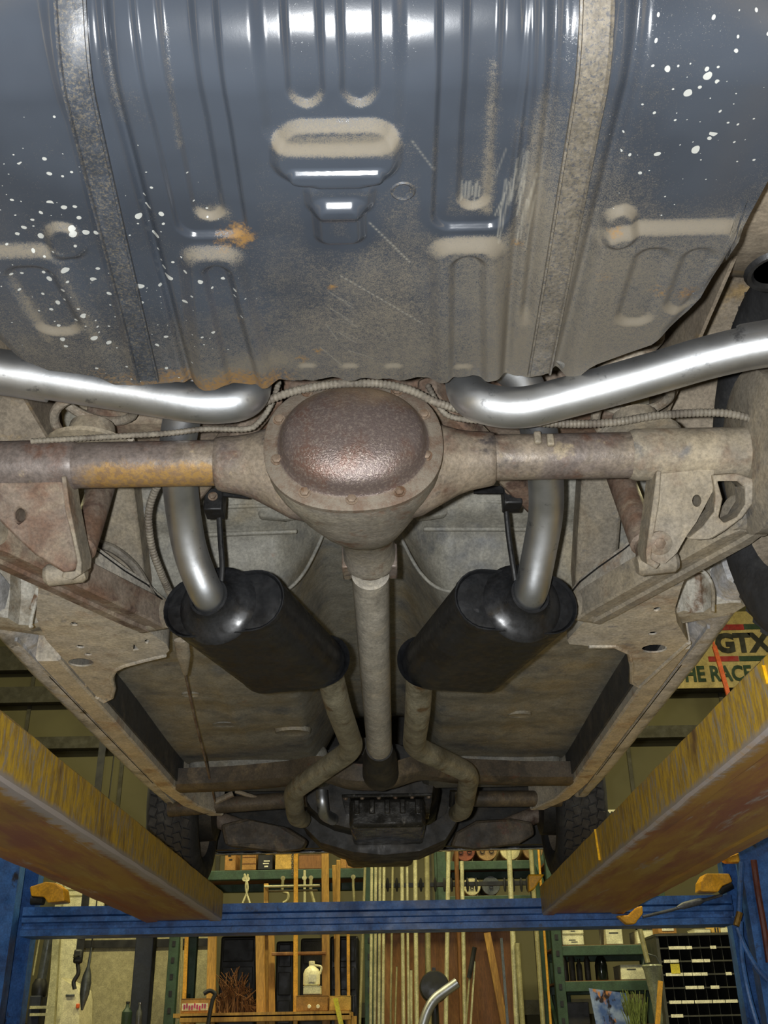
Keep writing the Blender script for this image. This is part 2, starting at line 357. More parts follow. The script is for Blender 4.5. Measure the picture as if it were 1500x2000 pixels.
# ceiling lamps
for k, (x, y) in enumerate(((-3.0, 4.9), (0.3, 4.9), (3.2, 4.9), (-2.6, 1.0), (2.8, 1.0))):
    t_ = thing('ceiling_light', 'white strip lamp fixture on the shop ceiling', 'light', (x, y, CEIL), 'strip lamps on the ceiling')
    MB().box((x, y, CEIL-0.05), (1.3, 0.32, 0.1)).build('housing', plain('fixture_white', rgb(220,220,210)) if k == 0 else bpy.data.materials['fixture_white'], t_, bevel=0.01)
    for s in (-1, 1):
        e = bpy.data.materials.get('lamp_tube')
        if e is None:
            e = NT('lamp_tube').out((1, 0.95, 0.7, 1), 0.5)
            b = e.node_tree.nodes['Principled BSDF']; b.inputs['Emission Color'].default_value = (1, 0.93, 0.6, 1); b.inputs['Emission Strength'].default_value = 2.0
        MB().tube([(x-0.6, y+s*0.08, CEIL-0.125), (x+0.6, y+s*0.08, CEIL-0.125)], 0.02, 10).build('lamp_tube', e, t_)

# ================================================================== the lift
LIFT_END = 4.40
lift = thing('vehicle_lift', 'four post car lift with worn yellow runways and blue steel posts and crossbeam', 'car lift', (0, LIFT_END, 0))
RZ0, RZ1 = 1.615, 1.730
def runway(x_in, x_out, y0, y1):
    s = 1 if x_out > x_in else -1; w = abs(x_out-x_in); m = MB()
    def X(d): return x_in + s*d
    # hollow channel with folded edges: cross-section swept along Y in slices so that the edges can wander a little
    prof = [(0.000, RZ0+0.006), (0.006, RZ0), (0.045, RZ0), (0.052, RZ0+0.005), (w-0.052, RZ0+0.005), (w-0.045, RZ0), (w-0.006, RZ0), (w, RZ0+0.006),
            (w, RZ1-0.006), (w-0.006, RZ1), (0.006, RZ1), (0.000, RZ1-0.006)]
    rings = []
    n = 60
    for i in range(n+1):
        y = y0+(y1-y0)*i/n
        j = lambda: random.uniform(-0.0012, 0.0012)
        rings.append([Vector((X(d+j()), y, z+j())) for d, z in prof])
    m.rings(rings)
    r = m.build('runway', M['runway'], lift, smooth=30)
    # weld bead and bright scraped rib on the inner face
    return r
rl = runway(-0.636, -0.945, -0.9, LIFT_END+0.02)
rr = runway(0.656, 0.985, -0.9, LIFT_END+0.02)
def bulb(mb, a, b): mb.bar(a, b, 0.006, 0.006)
bright = plain('bright_yellow', rgb(250,190,30), 0.45)
for (px, py0, py1) in ((1168, 1620, 1680), (1497, 1300, 1335)):
    MB().bar(at(px-6, py0, X=0.654), at(px+3, py1, X=0.654), 0.006, 0.004).build('paint_run', bright, rr)
# crossbeam: channel with two pressed ridges
cb = MB()
prof = [(0.0,1.572),(0.0,1.595),(0.014,1.600),(0.014,1.620),(0.0,1.624),(0.0,1.642),(0.012,1.646),(0.0,1.650),(0.0,1.682),(0.16,1.682),(0.16,1.572)]
cb.rings([[Vector((x, LIFT_END+d+0.03, z)) for d, z in prof] for x in (-1.45, -0.9, 0.9, 1.43)])
cb.build('crossbeam', M['liftblue'], lift, smooth=20)
def post(xa, xb, s):
    m = MB(); t = 0.012; y0, y1 = LIFT_END-0.02, LIFT_END+0.30
    x_in, x_out = xa, xb
    # C-section column that opens towards the middle
    prof = [(x_out, y0), (x_in, y0), (x_in, y0+0.06), (x_in-s*(-t), y0+0.06), (x_in+s*t, y0+t), (x_out-s*t, y0+t), (x_out-s*t, y1-t), (x_in+s*t, y1-t), (x_in+s*t, y1-0.06), (x_in, y1-0.06), (x_in, y1), (x_out, y1)]
    prof = [(x_out, y0), (x_in, y0), (x_in, y0+0.07), (x_in+s*t, y0+0.07), (x_in+s*t, y0+t), (x_out-s*t, y0+t), (x_out-s*t, y1-t), (x_in+s*t, y1-t), (x_in+s*t, y1-0.07), (x_in, y1-0.07), (x_in, y1), (x_out, y1)]
    m.plate([Vector((x, y, 0.012)) for x, y in prof], (0, 0, 2.13))
    p = m.build('post', M['liftblue'], lift, smooth=0)
    MB().box(((x_in+x_out)/2, (y0+y1)/2, 0.008), (abs(x_out-x_in)+0.2, y1-y0+0.2, 0.016)).build('base_plate', M['liftblue'], p, bevel=0.003)
    return p
pl = post(-1.47, -1.76, -1)
pr = post(1.475, 1.76, 1)
# yellow sheave guards
def guard(poly, Y, th, parent=lift):
    return MB().plate([at(x, y, Y=Y) for x, y in poly], (0, th, 0)).build('sheave_guard', M['liftyellow'], parent, smooth=0, bevel=0.006)
guard([(57,1732),(88,1722),(108,1724),(123,1735),(126,1760),(92,1763),(86,1752),(60,1750)], LIFT_END-0.03, 0.09)
guard([(1369,1722),(1378,1706),(1425,1706),(1431,1722),(1412,1730),(1403,1742),(1368,1741)], LIFT_END-0.03, 0.09)
guard([(1032,1707),(1064,1707),(1044,1736),(1033,1742)], LIFT_END-0.05, 0.05)
guard([(1205,1788),(1228,1787),(1244,1772),(1255,1768),(1256,1785),(1245,1798),(1242,1804),(1225,1805)], LIFT_END-0.02, 0.045)
guard([(1412,1677),(1440,1666),(1459,1664),(1456,1676),(1445,1684),(1420,1684)], LIFT_END-0.01, 0.05)
for (a, b) in (((62,1757),(86,1757)), ((1404,1738),(1426,1726))):
    MB().tube([at(*a, Y=LIFT_END), at(*b, Y=LIFT_END)], 0.022, 12).build('sheave_pin', M['black'], lift)
# lifting cable and its turnbuckle on the crossbeam
pth = [at(1255, 1791, Y=LIFT_END+0.012), at(1310, 1778, Y=LIFT_END+0.01), at(1410, 1748, Y=LIFT_END+0.005)]
MB().tube(pth, 0.006, 8).build('lift_cable', M['cable'], lift)
MB().tube([at(1322,1773,Y=LIFT_END+0.008), at(1335,1769,Y=LIFT_END+0.008), at(1365,1761,Y=LIFT_END+0.008), at(1378,1757,Y=LIFT_END+0.008)], [0.006,0.014,0.014,0.006], 10).build('turnbuckle', M['cable'], lift)
# hoses and brass fitting on the far post
for (pts, mt, r) in (([(1472,1680),(1480,1740),(1492,1810),(1502,1880)], 'hose_red', 0.013), ([(1440,1812),(1455,1850),(1478,1890),(1500,1915)], 'liftblue', 0.011),
                     ([(1446,1800),(1449,1870),(1462,1940),(1480,2005)], 'liftblue', 0.010), ([(1449,1684),(1446,1730),(1443,1790)], 'liftblue', 0.012)):
    if mt not in M: M[mt] = plain(mt, rgb(96,46,34), 0.6)
    MB().tube(smoothpath([at(x, y, Y=LIFT_END-0.035) for x, y in pts]), r, 8).build('air_hose', M[mt], lift)
M['brass'] = plain('brass', rgb(150,118,60), 0.4, 0.6)
MB().tube([at(1445,1782,Y=LIFT_END-0.04), at(1438,1808,Y=LIFT_END-0.04)], 0.013, 8).build('hose_fitting', M['brass'], lift)
# ================================================================== the car
car = thing('car', 'car seen from below on the lift, new silver dual exhaust and black mufflers', 'car', (0, 2.9, 1.73))
AXY, AXZ = 1.48, 2.052
# ------------------------------------------------------------------ fuel tank
TZ = 2.08
def tp(px, py): p = at(px, py, Z=TZ); return p.x, p.y
edge_px = [(0,660),(30,685),(95,712),(150,718),(190,724),(225,740),(255,752),(290,747),(330,744),(350,746),(385,752),(420,750),(440,741),(455,746),(490,750),(525,746),(545,741),(575,744),(595,738),
           (620,741),(650,735),(680,740),(715,737),(740,740),(760,735),(790,742),(815,736),(850,738),(880,734),(920,730),(945,736),(975,730),(1005,734),(1040,733),(1070,728),(1085,724),(1110,732),(1125,728),(1150,708),
           (1165,700),(1220,680),(1270,663),(1310,636),(1345,606),(1370,580),(1395,555),(1412,515),(1425,480),(1436,448)]
E = sorted(tp(x, y) for x, y in edge_px)
ex = np.array([e[0] for e in E]); ey = np.array([e[1] for e in E])
xr, yr = tp(1436, 448)
# beyond the frame on the car's other side the outline mirrors this one
lx, ly = ex[0], ey[0]
ex = np.concatenate([[-xr-0.03, -xr-0.005], ex, [xr+0.018, xr+0.03]]); ey = np.concatenate([[yr-0.18, yr-0.02], ey, [yr-0.12, yr-0.22]])
order = np.argsort(ex); ex = ex[order]; ey = ey[order]
NX, NY = 640, 440
xs = np.linspace(ex[0], ex[-1], NX); ye = np.interp(xs, ex, ey)
T = np.linspace(0, 1, NY); Y0 = 0.50
XX = np.repeat(xs[:, None], NY, 1); YY = Y0 + T[None, :]*(ye[:, None]-Y0)
def sstep(d, w): t = np.clip(0.5 - d/w, 0, 1); return t*t*(3-2*t)
def sdbox(xa0, ya0, xa1, ya1, xb0, xb1, yend, r, ystart=None):
    """rounded slot between two slanted lines; xa along left line (bottom..top), open towards the rear unless ystart"""
    xl = np.interp(YY, [ya0, ya1], [xa0, xa1]) if ya0 < ya1 else np.interp(YY, [ya1, ya0], [xa1, xa0])
    xrr = np.interp(YY, [ya0, ya1], [xb0, xb1]) if ya0 < ya1 else np.interp(YY, [ya1, ya0], [xb1, xb0])
    cx, hw = (xl+xrr)/2, (xrr-xl)/2
    ys = -1.0 if ystart is None else ystart
    cy, hh = (yend+ys)/2, (yend-ys)/2
    qx = np.abs(XX-cx)-hw+r; qy = np.abs(YY-cy)-hh+r
    return np.minimum(np.maximum(qx, qy), 0)+np.hypot(np.maximum(qx, 0), np.maximum(qy, 0))-r
def slot(l0, l1, r0, r1, end, rad, start=None):
    """pixel points: left line l0->l1, right line r0->r1, end pixel row, optional start row"""
    a0, a1, b0, b1 = tp(*l0), tp(*l1), tp(*r0), tp(*r1)
    mx = (l1[0]+r1[0])/2
    yend = tp(mx, end)[1]; ys = None if start is None else tp(mx, start)[1]
    return sdbox(a0[0], a0[1], a1[0], a1[1], b0[0], b1[0], yend, rad, ys)
H = np.zeros_like(XX); dust = np.zeros_like(XX); rust = np.zeros_like(XX)
def press(sd, depth, w=0.010, dusty=0.0, rusty=0.0):
    global H, dust, rust
    H = H + depth*sstep(sd, w)
    if dusty: dust = np.maximum(dust, dusty*np.exp(-(sd/0.011)**2))
    if rusty: rust = np.maximum(rust, rusty*np.exp(-(sd/0.012)**2))
U = -0.0065
# long two-step grooves (pressed up into the tank)
sdL = slot((300,250),(342,430),(450,250),(478,430), 462, 0.022); press(sdL, U*1.1, 0.008)
sdLi = slot((345,250),(374,400),(405,250),(431,400), 436, 0.020); press(sdLi, U, dusty=0.0)
sdR = slot((853,250),(846,420),(1012,250),(990,420), 446, 0.022); press(sdR, U*1.1, 0.008)
sdRi = slot((903,250),(896,400),(966,250),(953,400), 415, 0.020); press(sdRi, U)
sdC = slot((512,180),(528,300),(782,180),(776,300), 285, 0.030); press(sdC, U, 0.018)
sdC0 = slot((534,260),(536,320),(780,260),(776,320), 350, 0.034, 246); press(sdC0, 0.0095, 0.016)
sdC1 = slot((566,310),(566,340),(748,310),(748,340), 352, 0.006, 321); press(sdC1, 0.0065, 0.0085)
press(slot((560,150),(563,190),(628,150),(631,190), 216, 0.024), U*1.0)
press(slot((668,150),(668,190),(738,150),(737,190), 214, 0.024), U*1.0)
# step-shaped drain pad in front of the middle groove
press(slot((598,350),(604,400),(730,350),(724,400), 412, 0.018, 350), 0.008, 0.016)
sdP = slot((615,384),(618,420),(708,384),(706,420), 470, 0.014, 384); press(sdP, 0.011, 0.0155)
# single creases
def crease(a, b, w, d):
    global H
    (xa, ya), (xb, yb) = tp(*a), tp(*b)
    xl = xa+(YY-ya)*(xb-xa)/(yb-ya); H = H + d*np.exp(-((XX-xl)/w)**2)*sstep(YY-max(ya, yb)-0.2, 0.05)
crease((240,250),(368,735), 0.006, -0.009)
crease((1070,250),(1050,420), 0.007, -0.008)
crease((1008,480),(985,735), 0.007, -0.008)
crease((1150,480),(1085,735), 0.008, -0.009)
# front channels standing proud of the bottom
press(slot((362,510),(385,740),(470,500),(532,740), 900, 0.026, 484), 0.012, 0.024)
press(slot((402,530),(448,740),(448,520),(505,740), 900, 0.018, 508), -0.010, 0.014)
press(slot((846,500),(850,735),(976,500),(985,735), 900, 0.026, 470), 0.012, 0.024)
press(slot((882,520),(880,735),(942,520),(945,735), 900, 0.020, 492), -0.010, 0.014)
# corner beads
press(slot((-130,500),(60,720),(125,500),(215,690), 900, 0.03, 482), 0.010, 0.024)
press(slot((20,540),(90,650),(100,520),(170,650), 640, 0.022, 512), -0.007, 0.014)
press(slot((1168,470),(1130,640),(1445,470),(1300,640), 900, 0.03, 440), 0.010, 0.022)
press(slot((1238,500),(1195,640),(1305,500),(1262,640), 622, 0.020, 478), -0.006, 0.014)
press(slot((1330,500),(1280,640),(1390,500),(1330,640), 600, 0.020, 478), -0.006, 0.014)
press(slot((1182,430),(1180,450),(1238,430),(1238,450), 470, 0.02, 405), 0.008, 0.014)
press(slot((90,450),(95,470),(152,450),(160,470), 500, 0.02, 437), 0.008, 0.014)
# low raised bands under the straps
press(slot((136,240),(262,735),(195,240),(335,735), 1200, 0.01), 0.003, 0.012)
press(slot((1102,240),(1024,720),(1168,240),(1068,720), 1200, 0.01), 0.003, 0.012)
# spot-weld tabs along the front flange
for px in (600, 683, 768, 905):
    press(slot((px-16,712),(px-16,745),(px+16,712),(px+16,745), 900, 0.008, 712), 0.003, 0.010)
Yz = np.clip(0.762-YY, 0, None)
ZZ = TZ + Yz**2/(2*0.080) - H
ZZ = ZZ + 0.0012*np.sin(XX*17+1)*np.sin(YY*13)
# dust, rust and paint-splash masks, laid out over the tank
dY = np.gradient(H, axis=1)/np.maximum(np.gradient(YY, axis=1), 1e-6)
clean = np.zeros_like(XX)
for sd_ in (sdL, sdR, sdP, sdC1): clean = np.maximum(clean, np.exp(-(sd_/0.012)**2))
dust += np.clip(dY, 0, 0.6)*0.9*(1-clean)
yn = lambda py: tp(750, py)[1]
base = np.interp(YY, [yn(60), yn(230), yn(380), yn(480), yn(700)], [0.02, 0.08, 0.26, 0.46, 0.60])
xb_ = np.interp(XX, [-0.5, -0.25, -0.05, 0.05, 0.15, 0.26, 0.33, 0.5], [0.0, -0.10, 0.0, 0.10, 0.06, 0.30, 0.26, 0.10])
leftblue = 0.24*np.exp(-((XX+0.20)/0.13)**2)*np.exp(-((YY-yn(540))/0.09)**2) + 0.12*np.exp(-((XX+0.40)/0.10)**2)*np.exp(-((YY-yn(500))/0.10)**2)
rightblue = 0.35*np.exp(-((XX-0.42)/0.055)**2)*np.exp(-((YY-yn(330))/0.09)**2)
midblue = 0.22*np.exp(-((XX-0.02)/0.05)**2)*np.exp(-((YY-yn(470))/0.04)**2)
dust = np.clip(dust + base + xb_*np.interp(YY, [0.7, 0.85, 1.3], [0.6, 1, 0.7]) - leftblue - rightblue - midblue - 0.8*clean, 0, 1)
front = sstep(ye[:, None]-YY-0.05, 0.08)
rust = np.maximum(rust, front*np.interp(XX, [-0.42, -0.36, -0.28, -0.12, -0.05, 0.02, 0.3], [0.2, 0.5, 0.62, 0.70, 0.35, 0.1, 0.08]))
def blob(px, py, r, s):
    global rust
    x, y = tp(px, py); rust = np.maximum(rust, s*np.exp(-(((XX-x)**2+(YY-y)**2)/r**2)))
for b in ((470,462,0.03,0.75),(440,470,0.03,0.6),(648,562,0.012,0.7),(590,700,0.02,0.6),(620,685,0.016,0.6),(470,620,0.02,0.5),(1290,560,0.03,0.55),(1200,440,0.02,0.6),(1340,570,0.03,0.6),(1180,530,0.03,0.5),(1080,600,0.03,0.5),(1010,480,0.015,0.6),(1000,560,0.02,0.5)): blob(*b)
dust = np.clip(dust + 0.55*np.exp(-((YY-yn(272))/0.016)**2)*sstep(sdC0, 0.02) + 0.3*np.exp(-((YY-yn(366))/0.008)**2)*sstep(slot((600,352),(606,385),(728,352),(722,385), 385, 0.01, 352), 0.01), 0, 1)
def streak(a, b, w, s):
    global dust
    (xa, ya), (xb, yb) = tp(*a), tp(*b); t_ = np.clip(((XX-xa)*(xb-xa)+(YY-ya)*(yb-ya))/((xb-xa)**2+(yb-ya)**2), 0, 1)
    dust = np.clip(dust + s*np.exp(-(((XX-xa-t_*(xb-xa))**2+(YY-ya-t_*(yb-ya))**2)/w**2)), 0, 1)
for a_, b_, w_, s_ in (((205,130),(238,245),0.006,0.4),((318,100),(350,300),0.005,0.4),((852,250),(846,430),0.006,0.35),((965,150),(952,420),0.007,0.35),((1012,250),(995,430),0.012,0.25),((1050,200),(1040,420),0.02,0.25),((400,430),(440,425),0.010,0.4),((255,190),(285,240),0.016,0.25),((20,530),(95,650),0.008,0.2),((120,520),(185,650),0.008,0.2),((545,700),(380,735),0.02,0.2)): streak(a_, b_, w_, s_)
scr = np.zeros_like(XX)
def scratch(a, b, w=0.0011, s=1.0, dots=0):
    global scr
    (xa, ya), (xb, yb) = tp(*a), tp(*b); t_ = np.clip(((XX-xa)*(xb-xa)+(YY-ya)*(yb-ya))/((xb-xa)**2+(yb-ya)**2), 0, 1)
    m_ = np.exp(-(((XX-xa-t_*(xb-xa))**2+(YY-ya-t_*(yb-ya))**2)/w**2))
    if dots: m_ = m_*(0.5+0.5*np.sin(t_*dots))
    scr = np.maximum(scr, s*m_)
rs = random.Random(3)
for k in range(26):
    x0 = rs.uniform(985,1050); y0 = rs.uniform(300,400); scratch((x0,y0), (x0-rs.uniform(10,22), y0+rs.uniform(40,90)), 0.0009, rs.uniform(0.12,0.45))
for k in range(9):
    x0 = 903+k*4.5; scratch((x0,rs.uniform(365,385)), (x0-3,rs.uniform(398,412)), 0.0009, 0.35)
scratch((722,435),(800,512),0.0013,0.5,90); scratch((665,540),(825,632),0.0012,0.45,120); scratch((805,275),(850,335),0.0012,0.35,60)
for k in range(14):
    x0, y0 = rs.uniform(620,760), rs.uniform(570,690); scratch((x0,y0),(x0+rs.uniform(15,50),y0+rs.uniform(10,35)),0.0009,rs.uniform(0.06,0.2))
spk = np.clip(np.exp(-((XX+0.30)/0.16)**2)*np.exp(-((YY-yn(520))/0.22)**2)*1.25 + np.exp(-((XX-0.40)/0.09)**2)*np.exp(-((YY-yn(220))/0.16)**2)*0.95 + 0.10, 0, 1)
nv = NX*NY; vb = np.stack([XX.ravel(), YY.ravel(), ZZ.ravel()], 1)
idx = np.arange(nv).reshape(NX, NY)
q = np.stack([idx[:-1,:-1].ravel(), idx[:-1,1:].ravel(), idx[1:,1:].ravel(), idx[1:,:-1].ravel()], 1)
# rolled flange and upper body of the tank
loop = np.concatenate([idx[:, -1], idx[-1, ::-1][1:], idx[::-1, 0][1:], idx[0, :][1:-1]])
up1 = vb[loop]+np.array([0, 0, 0.006]); c0 = np.array([0, 0.85, 0]); 
dirn = c0-vb[loop]; dirn[:, 2] = 0; dirn /= np.linalg.norm(dirn, axis=1)[:, None]
up2 = vb[loop]+dirn*0.03+np.array([0, 0, 0.012]); up3 = up2.copy(); up3[:, 2] = np.maximum(2.30, up2[:, 2]+0.02)
L = len(loop); ids = [loop, nv+np.arange(L), nv+L+np.arange(L), nv+2*L+np.arange(L)]
faces = q.tolist()
for a, b in zip(ids, ids[1:]):
    for k in range(L): faces.append((int(a[k]), int(a[(k+1) % L]), int(b[(k+1) % L]), int(b[k])))
faces.append(tuple(int(i) for i in ids[3]))
allv = np.concatenate([vb, up1, up2, up3])
me = bpy.data.meshes.new('fuel_tank'); me.from_pydata(allv.tolist(), [], faces)
for nm, arr in (('dust', dust), ('rust', rust), ('speck', spk), ('scratch', scr)):
    a = me.attributes.new(nm, 'FLOAT', 'POINT'); full = np.concatenate([arr.ravel(), np.full(3*L, 0.5 if nm == 'dust' else 0.2)]); a.data.foreach_set('value', full.astype(np.float32))
bm = bmesh.new(); bm.from_mesh(me); bmesh.ops.recalc_face_normals(bm, faces=bm.faces); bm.to_mesh(me); bm.free()
me.polygons.foreach_set('use_smooth', [True]*len(me.polygons)); me.set_sharp_from_angle(angle=math.radians(50)); me.materials.append(M['tank'])
tank = bpy.data.objects.new('fuel_tank', me); COL.objects.link(tank); tank.parent = car; tank.matrix_parent_inverse = world_m(car).inverted()
tank['label'] = 'ribbed slate blue fuel tank dusted with dirt'
def tank_z(x, y):
    i = np.clip(np.searchsorted(xs, x), 1, NX-1); yy = YY[i]; return float(np.interp(y, yy, ZZ[i]))
# straps: thin bands that follow the tank bottom, with folded edges
def strap(l0, l1, w, mat):
    (xa, ya), (xb, yb) = tp(*l0), tp(*l1); rings = []
    for k in range(80):
        y = 0.52+(yb+0.004-0.52)*k/79; x = xa+(y-ya)*(xb-xa)/(yb-ya)
        z = min(tank_z(x+d, y) for d in (0.0, 0.25*w, 0.5*w, 0.75*w, w))
        zz = lambda d, off: min(tank_z(x+d, y), z+0.003)-off
        rings.append([Vector((x+d, y, zz(d, o))) for d, o in ((0, -0.002), (0.0005, 0.0055), (0.003, 0.0060), (0.0045, 0.0022), (w*0.5, 0.0026), (w-0.0045, 0.0022), (w-0.003, 0.0060), (w-0.0005, 0.0055), (w, -0.002))])
    return MB().rings(rings).build('tank_strap', M[mat], tank, smooth=40)
strap((140,240),(268,735), 0.033, 'strap_dark')
strap((1108,240),(1030,725), 0.036, 'strap')
# dimple plug
p = at(787, 374, Z=TZ-0.001); MB().lathe([(0.010,0.0005),(0.013,-0.0012),(0.016,0.001)], p, (0,0,1), 20).build('drain_plug', M['strap_dark'], tank)

# ------------------------------------------------------------------ trunk floor and quarter panels round the tank
MB().box((0, 1.15, 2.47), (1.5, 1.9, 0.02)).build('trunk_floor', M['wheelhouse'], car)
def quarter(s):
    hp = at(1520, 530, X=0.62); rings = []
    ys_ = [0.30+0.05*k for k in range(26)]
    for y in ys_:
        prof = [(0.475, 2.32), (0.490, 2.22), (0.520, 2.185), (0.600, 2.175), (0.690, 2.165), (0.800, 2.15), (0.90, 2.12), (0.905, 2.13), (0.80, 2.17), (0.70, 2.185), (0.60, 2.20), (0.53, 2.22), (0.505, 2.33)]
        k = max(0, y-0.95)
        rings.append([Vector((s*(x+0.15*k), y, z+0.9*k*k)) for x, z in prof])
    o = MB().rings(rings).build('quarter_panel', M['wheelhouse'], car, smooth=40)
    return o
quarter(1); quarter(-1)
c = at(1515, 532, Z=2.168); MB().lathe([(0.030,0.004),(0.034,-0.002),(0.040,-0.003),(0.044,0.004)], c, (0,0,1), 24).build('panel_grommet', M['black'], car)

# ------------------------------------------------------------------ rear axle
axles = [MB().tube([(s*0.19, AXY, AXZ), (s*0.30, AXY, AXZ), (s*0.70, AXY, AXZ)], 0.0385, 28).build('axle_tube', M['axle_left' if s < 0 else 'axle'], car) for s in (-1, 1)]
axle = axles[1]
# housing: castings and pinion nose, oval rings along Y
def oval(y, cx, cz, a, b, n=40, p=2.4):
    r = []
    for k in range(n):
        q_ = 2*PI*k/n; c_, s_ = math.cos(q_), math.sin(q_)
        r.append(Vector((cx+a*math.copysign(abs(c_)**(2/p), c_), y, cz+b*math.copysign(abs(s_)**(2/p), s_))))
    return r
CC = at(690, 868, Y=1.395); HX, HZ = CC.x, CC.z
m = MB()
m.rings([oval(1.402, HX, HZ, 0.139, 0.116), oval(1.43, HX, HZ, 0.139, 0.116), oval(1.46, HX, HZ, 0.132, 0.112), oval(1.53, HX+0.004, HZ, 0.108, 0.104), oval(1.58, HX+0.008, HZ-0.004, 0.086, 0.090),
         oval(1.63, HX+0.012, HZ-0.006, 0.068, 0.070), oval(1.66, HX+0.013, HZ-0.006, 0.052, 0.052), oval(1.76, HX+0.016, HZ-0.008, 0.045, 0.045), oval(1.775, HX+0.016, HZ-0.008, 0.050, 0.050), oval(1.80, HX+0.016, HZ-0.008, 0.050, 0.050)])
hous = m.build('differential_housing', M['housing'], car, smooth=50)
for s in (-1, 1):
    nk = []
    for x, rt_, rb_, ry_ in ((0.07,0.095,0.108,0.080),(0.11,0.078,0.098,0.070),(0.14,0.060,0.080,0.060),(0.17,0.050,0.062,0.052),(0.19,0.047,0.054,0.048),(0.222,0.0455,0.047,0.046),(0.230,0.0445,0.0445,0.0445),(0.233,0.040,0.040,0.040)):
        nk.append([Vector((HX+s*x, AXY+0.004+ry_*math.cos(2*PI*k/32), AXZ+(rt_ if math.sin(2*PI*k/32) > 0 else rb_)*math.sin(2*PI*k/32))) for k in range(32)])
    MB().rings(nk).build('axle_neck', M['axle'], hous, smooth=60)
# cover
fl = [oval(1.402, HX, HZ, 0.142, 0.119, 64, 2.3), oval(1.393, HX, HZ, 0.142, 0.119, 64, 2.3), oval(1.391, HX, HZ, 0.139, 0.116, 64, 2.3), oval(1.391, HX, HZ, 0.124, 0.101, 64, 2.25), oval(1.389, HX, HZ, 0.119, 0.097, 64, 2.2), oval(1.380, HX, HZ, 0.114, 0.0925, 64, 2.2)]
for t_ in np.linspace(0.12, 1, 10):
    k = math.cos(t_*PI/2)**0.75 if t_ < 1 else 0.02
    fl.append(oval(1.380-0.040*math.sin(t_*PI/2), HX, HZ+0.004*t_, 0.114*k, 0.0925*k, 64, 2.15))
cover = MB().rings(fl).build('differential_cover', M['cover'], hous, smooth=50)
cover.parent = car; cover.matrix_parent_inverse = world_m(car).inverted(); cover['label'] = 'rusty brown domed differential cover'
def bolt(p, axis, r, h, parent, name='bolt', mat='bolt'):
    ax = Vector(axis).normalized(); p = Vector(p)
    m = MB(); m.lathe([(r*1.35, 0), (r*1.35, h*0.25)], p, ax, 16); m.lathe([(r, h*0.25), (r, h*0.9), (r*0.8, h)], p, ax, 6)
    return m.build(name, M[mat], parent, smooth=30)
for (px, py) in ((541,898),(595,962),(687,975),(780,960),(832,890),(828,810),(545,820),(600,765),(690,752),(775,765)):
    bolt(at(px, py, Y=1.391), (0,-1,0), 0.0075, 0.006, cover)
# hose bracket on top of the cover
pb = at(690, 748, Y=1.385)
MB().box(pb, (0.030, 0.012, 0.022)).build('hose_clip', M['housing'], cover, bevel=0.003)

# ------------------------------------------------------------------ brackets on the axle
BP, BD = Vector((0, 1.452, 2.03)), Vector((0, 0.085, -0.13)).normalized()
BN = Vector((0, -BD.z, BD.y)); BN = BN if BN.y < 0 else -BN
def bpt(px, py, d=0.0): return at(px, py, P=BP+BN*d, N=BN)
def bplate(name, poly, th, parent, mat='frame_rust', d=0.0, holes=(), bev=0.006):
    return MB().plate([bpt(x, y, d) for x, y in poly], -BN*th, [[bpt(x, y, d) for x, y in h] for h in holes]).build(name, M[mat], parent, smooth=40, bevel=bev)
def pell(cx, cy, rx, ry, n=14, rot=0): return [(cx+rx*math.cos(2*PI*k/n)*math.cos(rot)-ry*math.sin(2*PI*k/n)*math.sin(rot), cy+rx*math.cos(2*PI*k/n)*math.sin(rot)+ry*math.sin(2*PI*k/n)*math.cos(rot)) for k in range(n)]
lb = bplate('axle_bracket', [(-60,915),(40,915),(122,925),(128,985),(140,1040),(150,1090),(148,1112),(128,1122),(100,1105),(68,1085),(30,1050),(-10,1010),(-60,1000)], 0.055, axle, holes=[pell(38,1007,10,14)])
bplate('bracket_flange', [(120,930),(128,930),(136,990),(150,1060),(159,1100),(158,1122),(140,1133),(120,1128),(122,1118),(146,1116),(150,1098),(140,1050),(128,1000)], 0.060, axle, 'frame', 0.008, bev=0.002)
MB().tube([(-0.69,AXY,AXZ),(-0.47,AXY,AXZ),(-0.455,AXY,AXZ)], [0.0435,0.0435,0.039], 28).build('bracket_saddle', M['axle'], axles[0], smooth=50)
rb = bplate('axle_bracket', [(1290,925),(1395,915),(1392,960),(1360,1020),(1340,1048),(1322,1080),(1300,1100),(1275,1100),(1266,1085),(1274,1040),(1282,990)], 0.055, axle, 'frame', holes=[pell(1361,978,9,12)])
bplate('bracket_flange', [(1283,920),(1292,920),(1288,980),(1276,1050),(1272,1092),(1290,1102),(1282,1112),(1264,1102),(1262,1080),(1270,1020)], 0.060, axle, 'frame', 0.008, bev=0.002)
bplate('shock_mount', [(1392,928),(1440,925),(1470,935),(1483,968),(1450,1012),(1415,1038),(1392,1052),(1362,1055),(1345,1052),(1372,1030),(1395,1000),(1398,965)], 0.05, axle, 'frame', 0.010, holes=[[(1402,940),(1440,940),(1455,952),(1456,985),(1440,1010),(1415,1022),(1404,1010),(1412,975)]])
MB().tube([(0.69,AXY,AXZ),(0.475,AXY,AXZ),(0.468,AXY,AXZ),(0.465,AXY,AXZ)], [0.0435,0.0435,0.041,0.039], 28).build('bracket_saddle', M['frame'], axles[1], smooth=50)
bolt(bpt(1287,1060,0.002), BN, 0.010, 0.009, axle)
MB().lathe([(0.020,0.0),(0.020,0.006),(0.014,0.009)], bpt(1287,1060,0.0), BN, 20).build('washer', M['frame'], axle)
for (px, py) in ((1283,1098),(128,1118)):
    pc = bpt(px, py+2, -0.048); MB().lathe([(0.014,-0.035),(0.019,-0.028),(0.019,0.028),(0.014,0.035)], pc, (1,0,0.1), 20).build('bushing', M['frame'], axle)
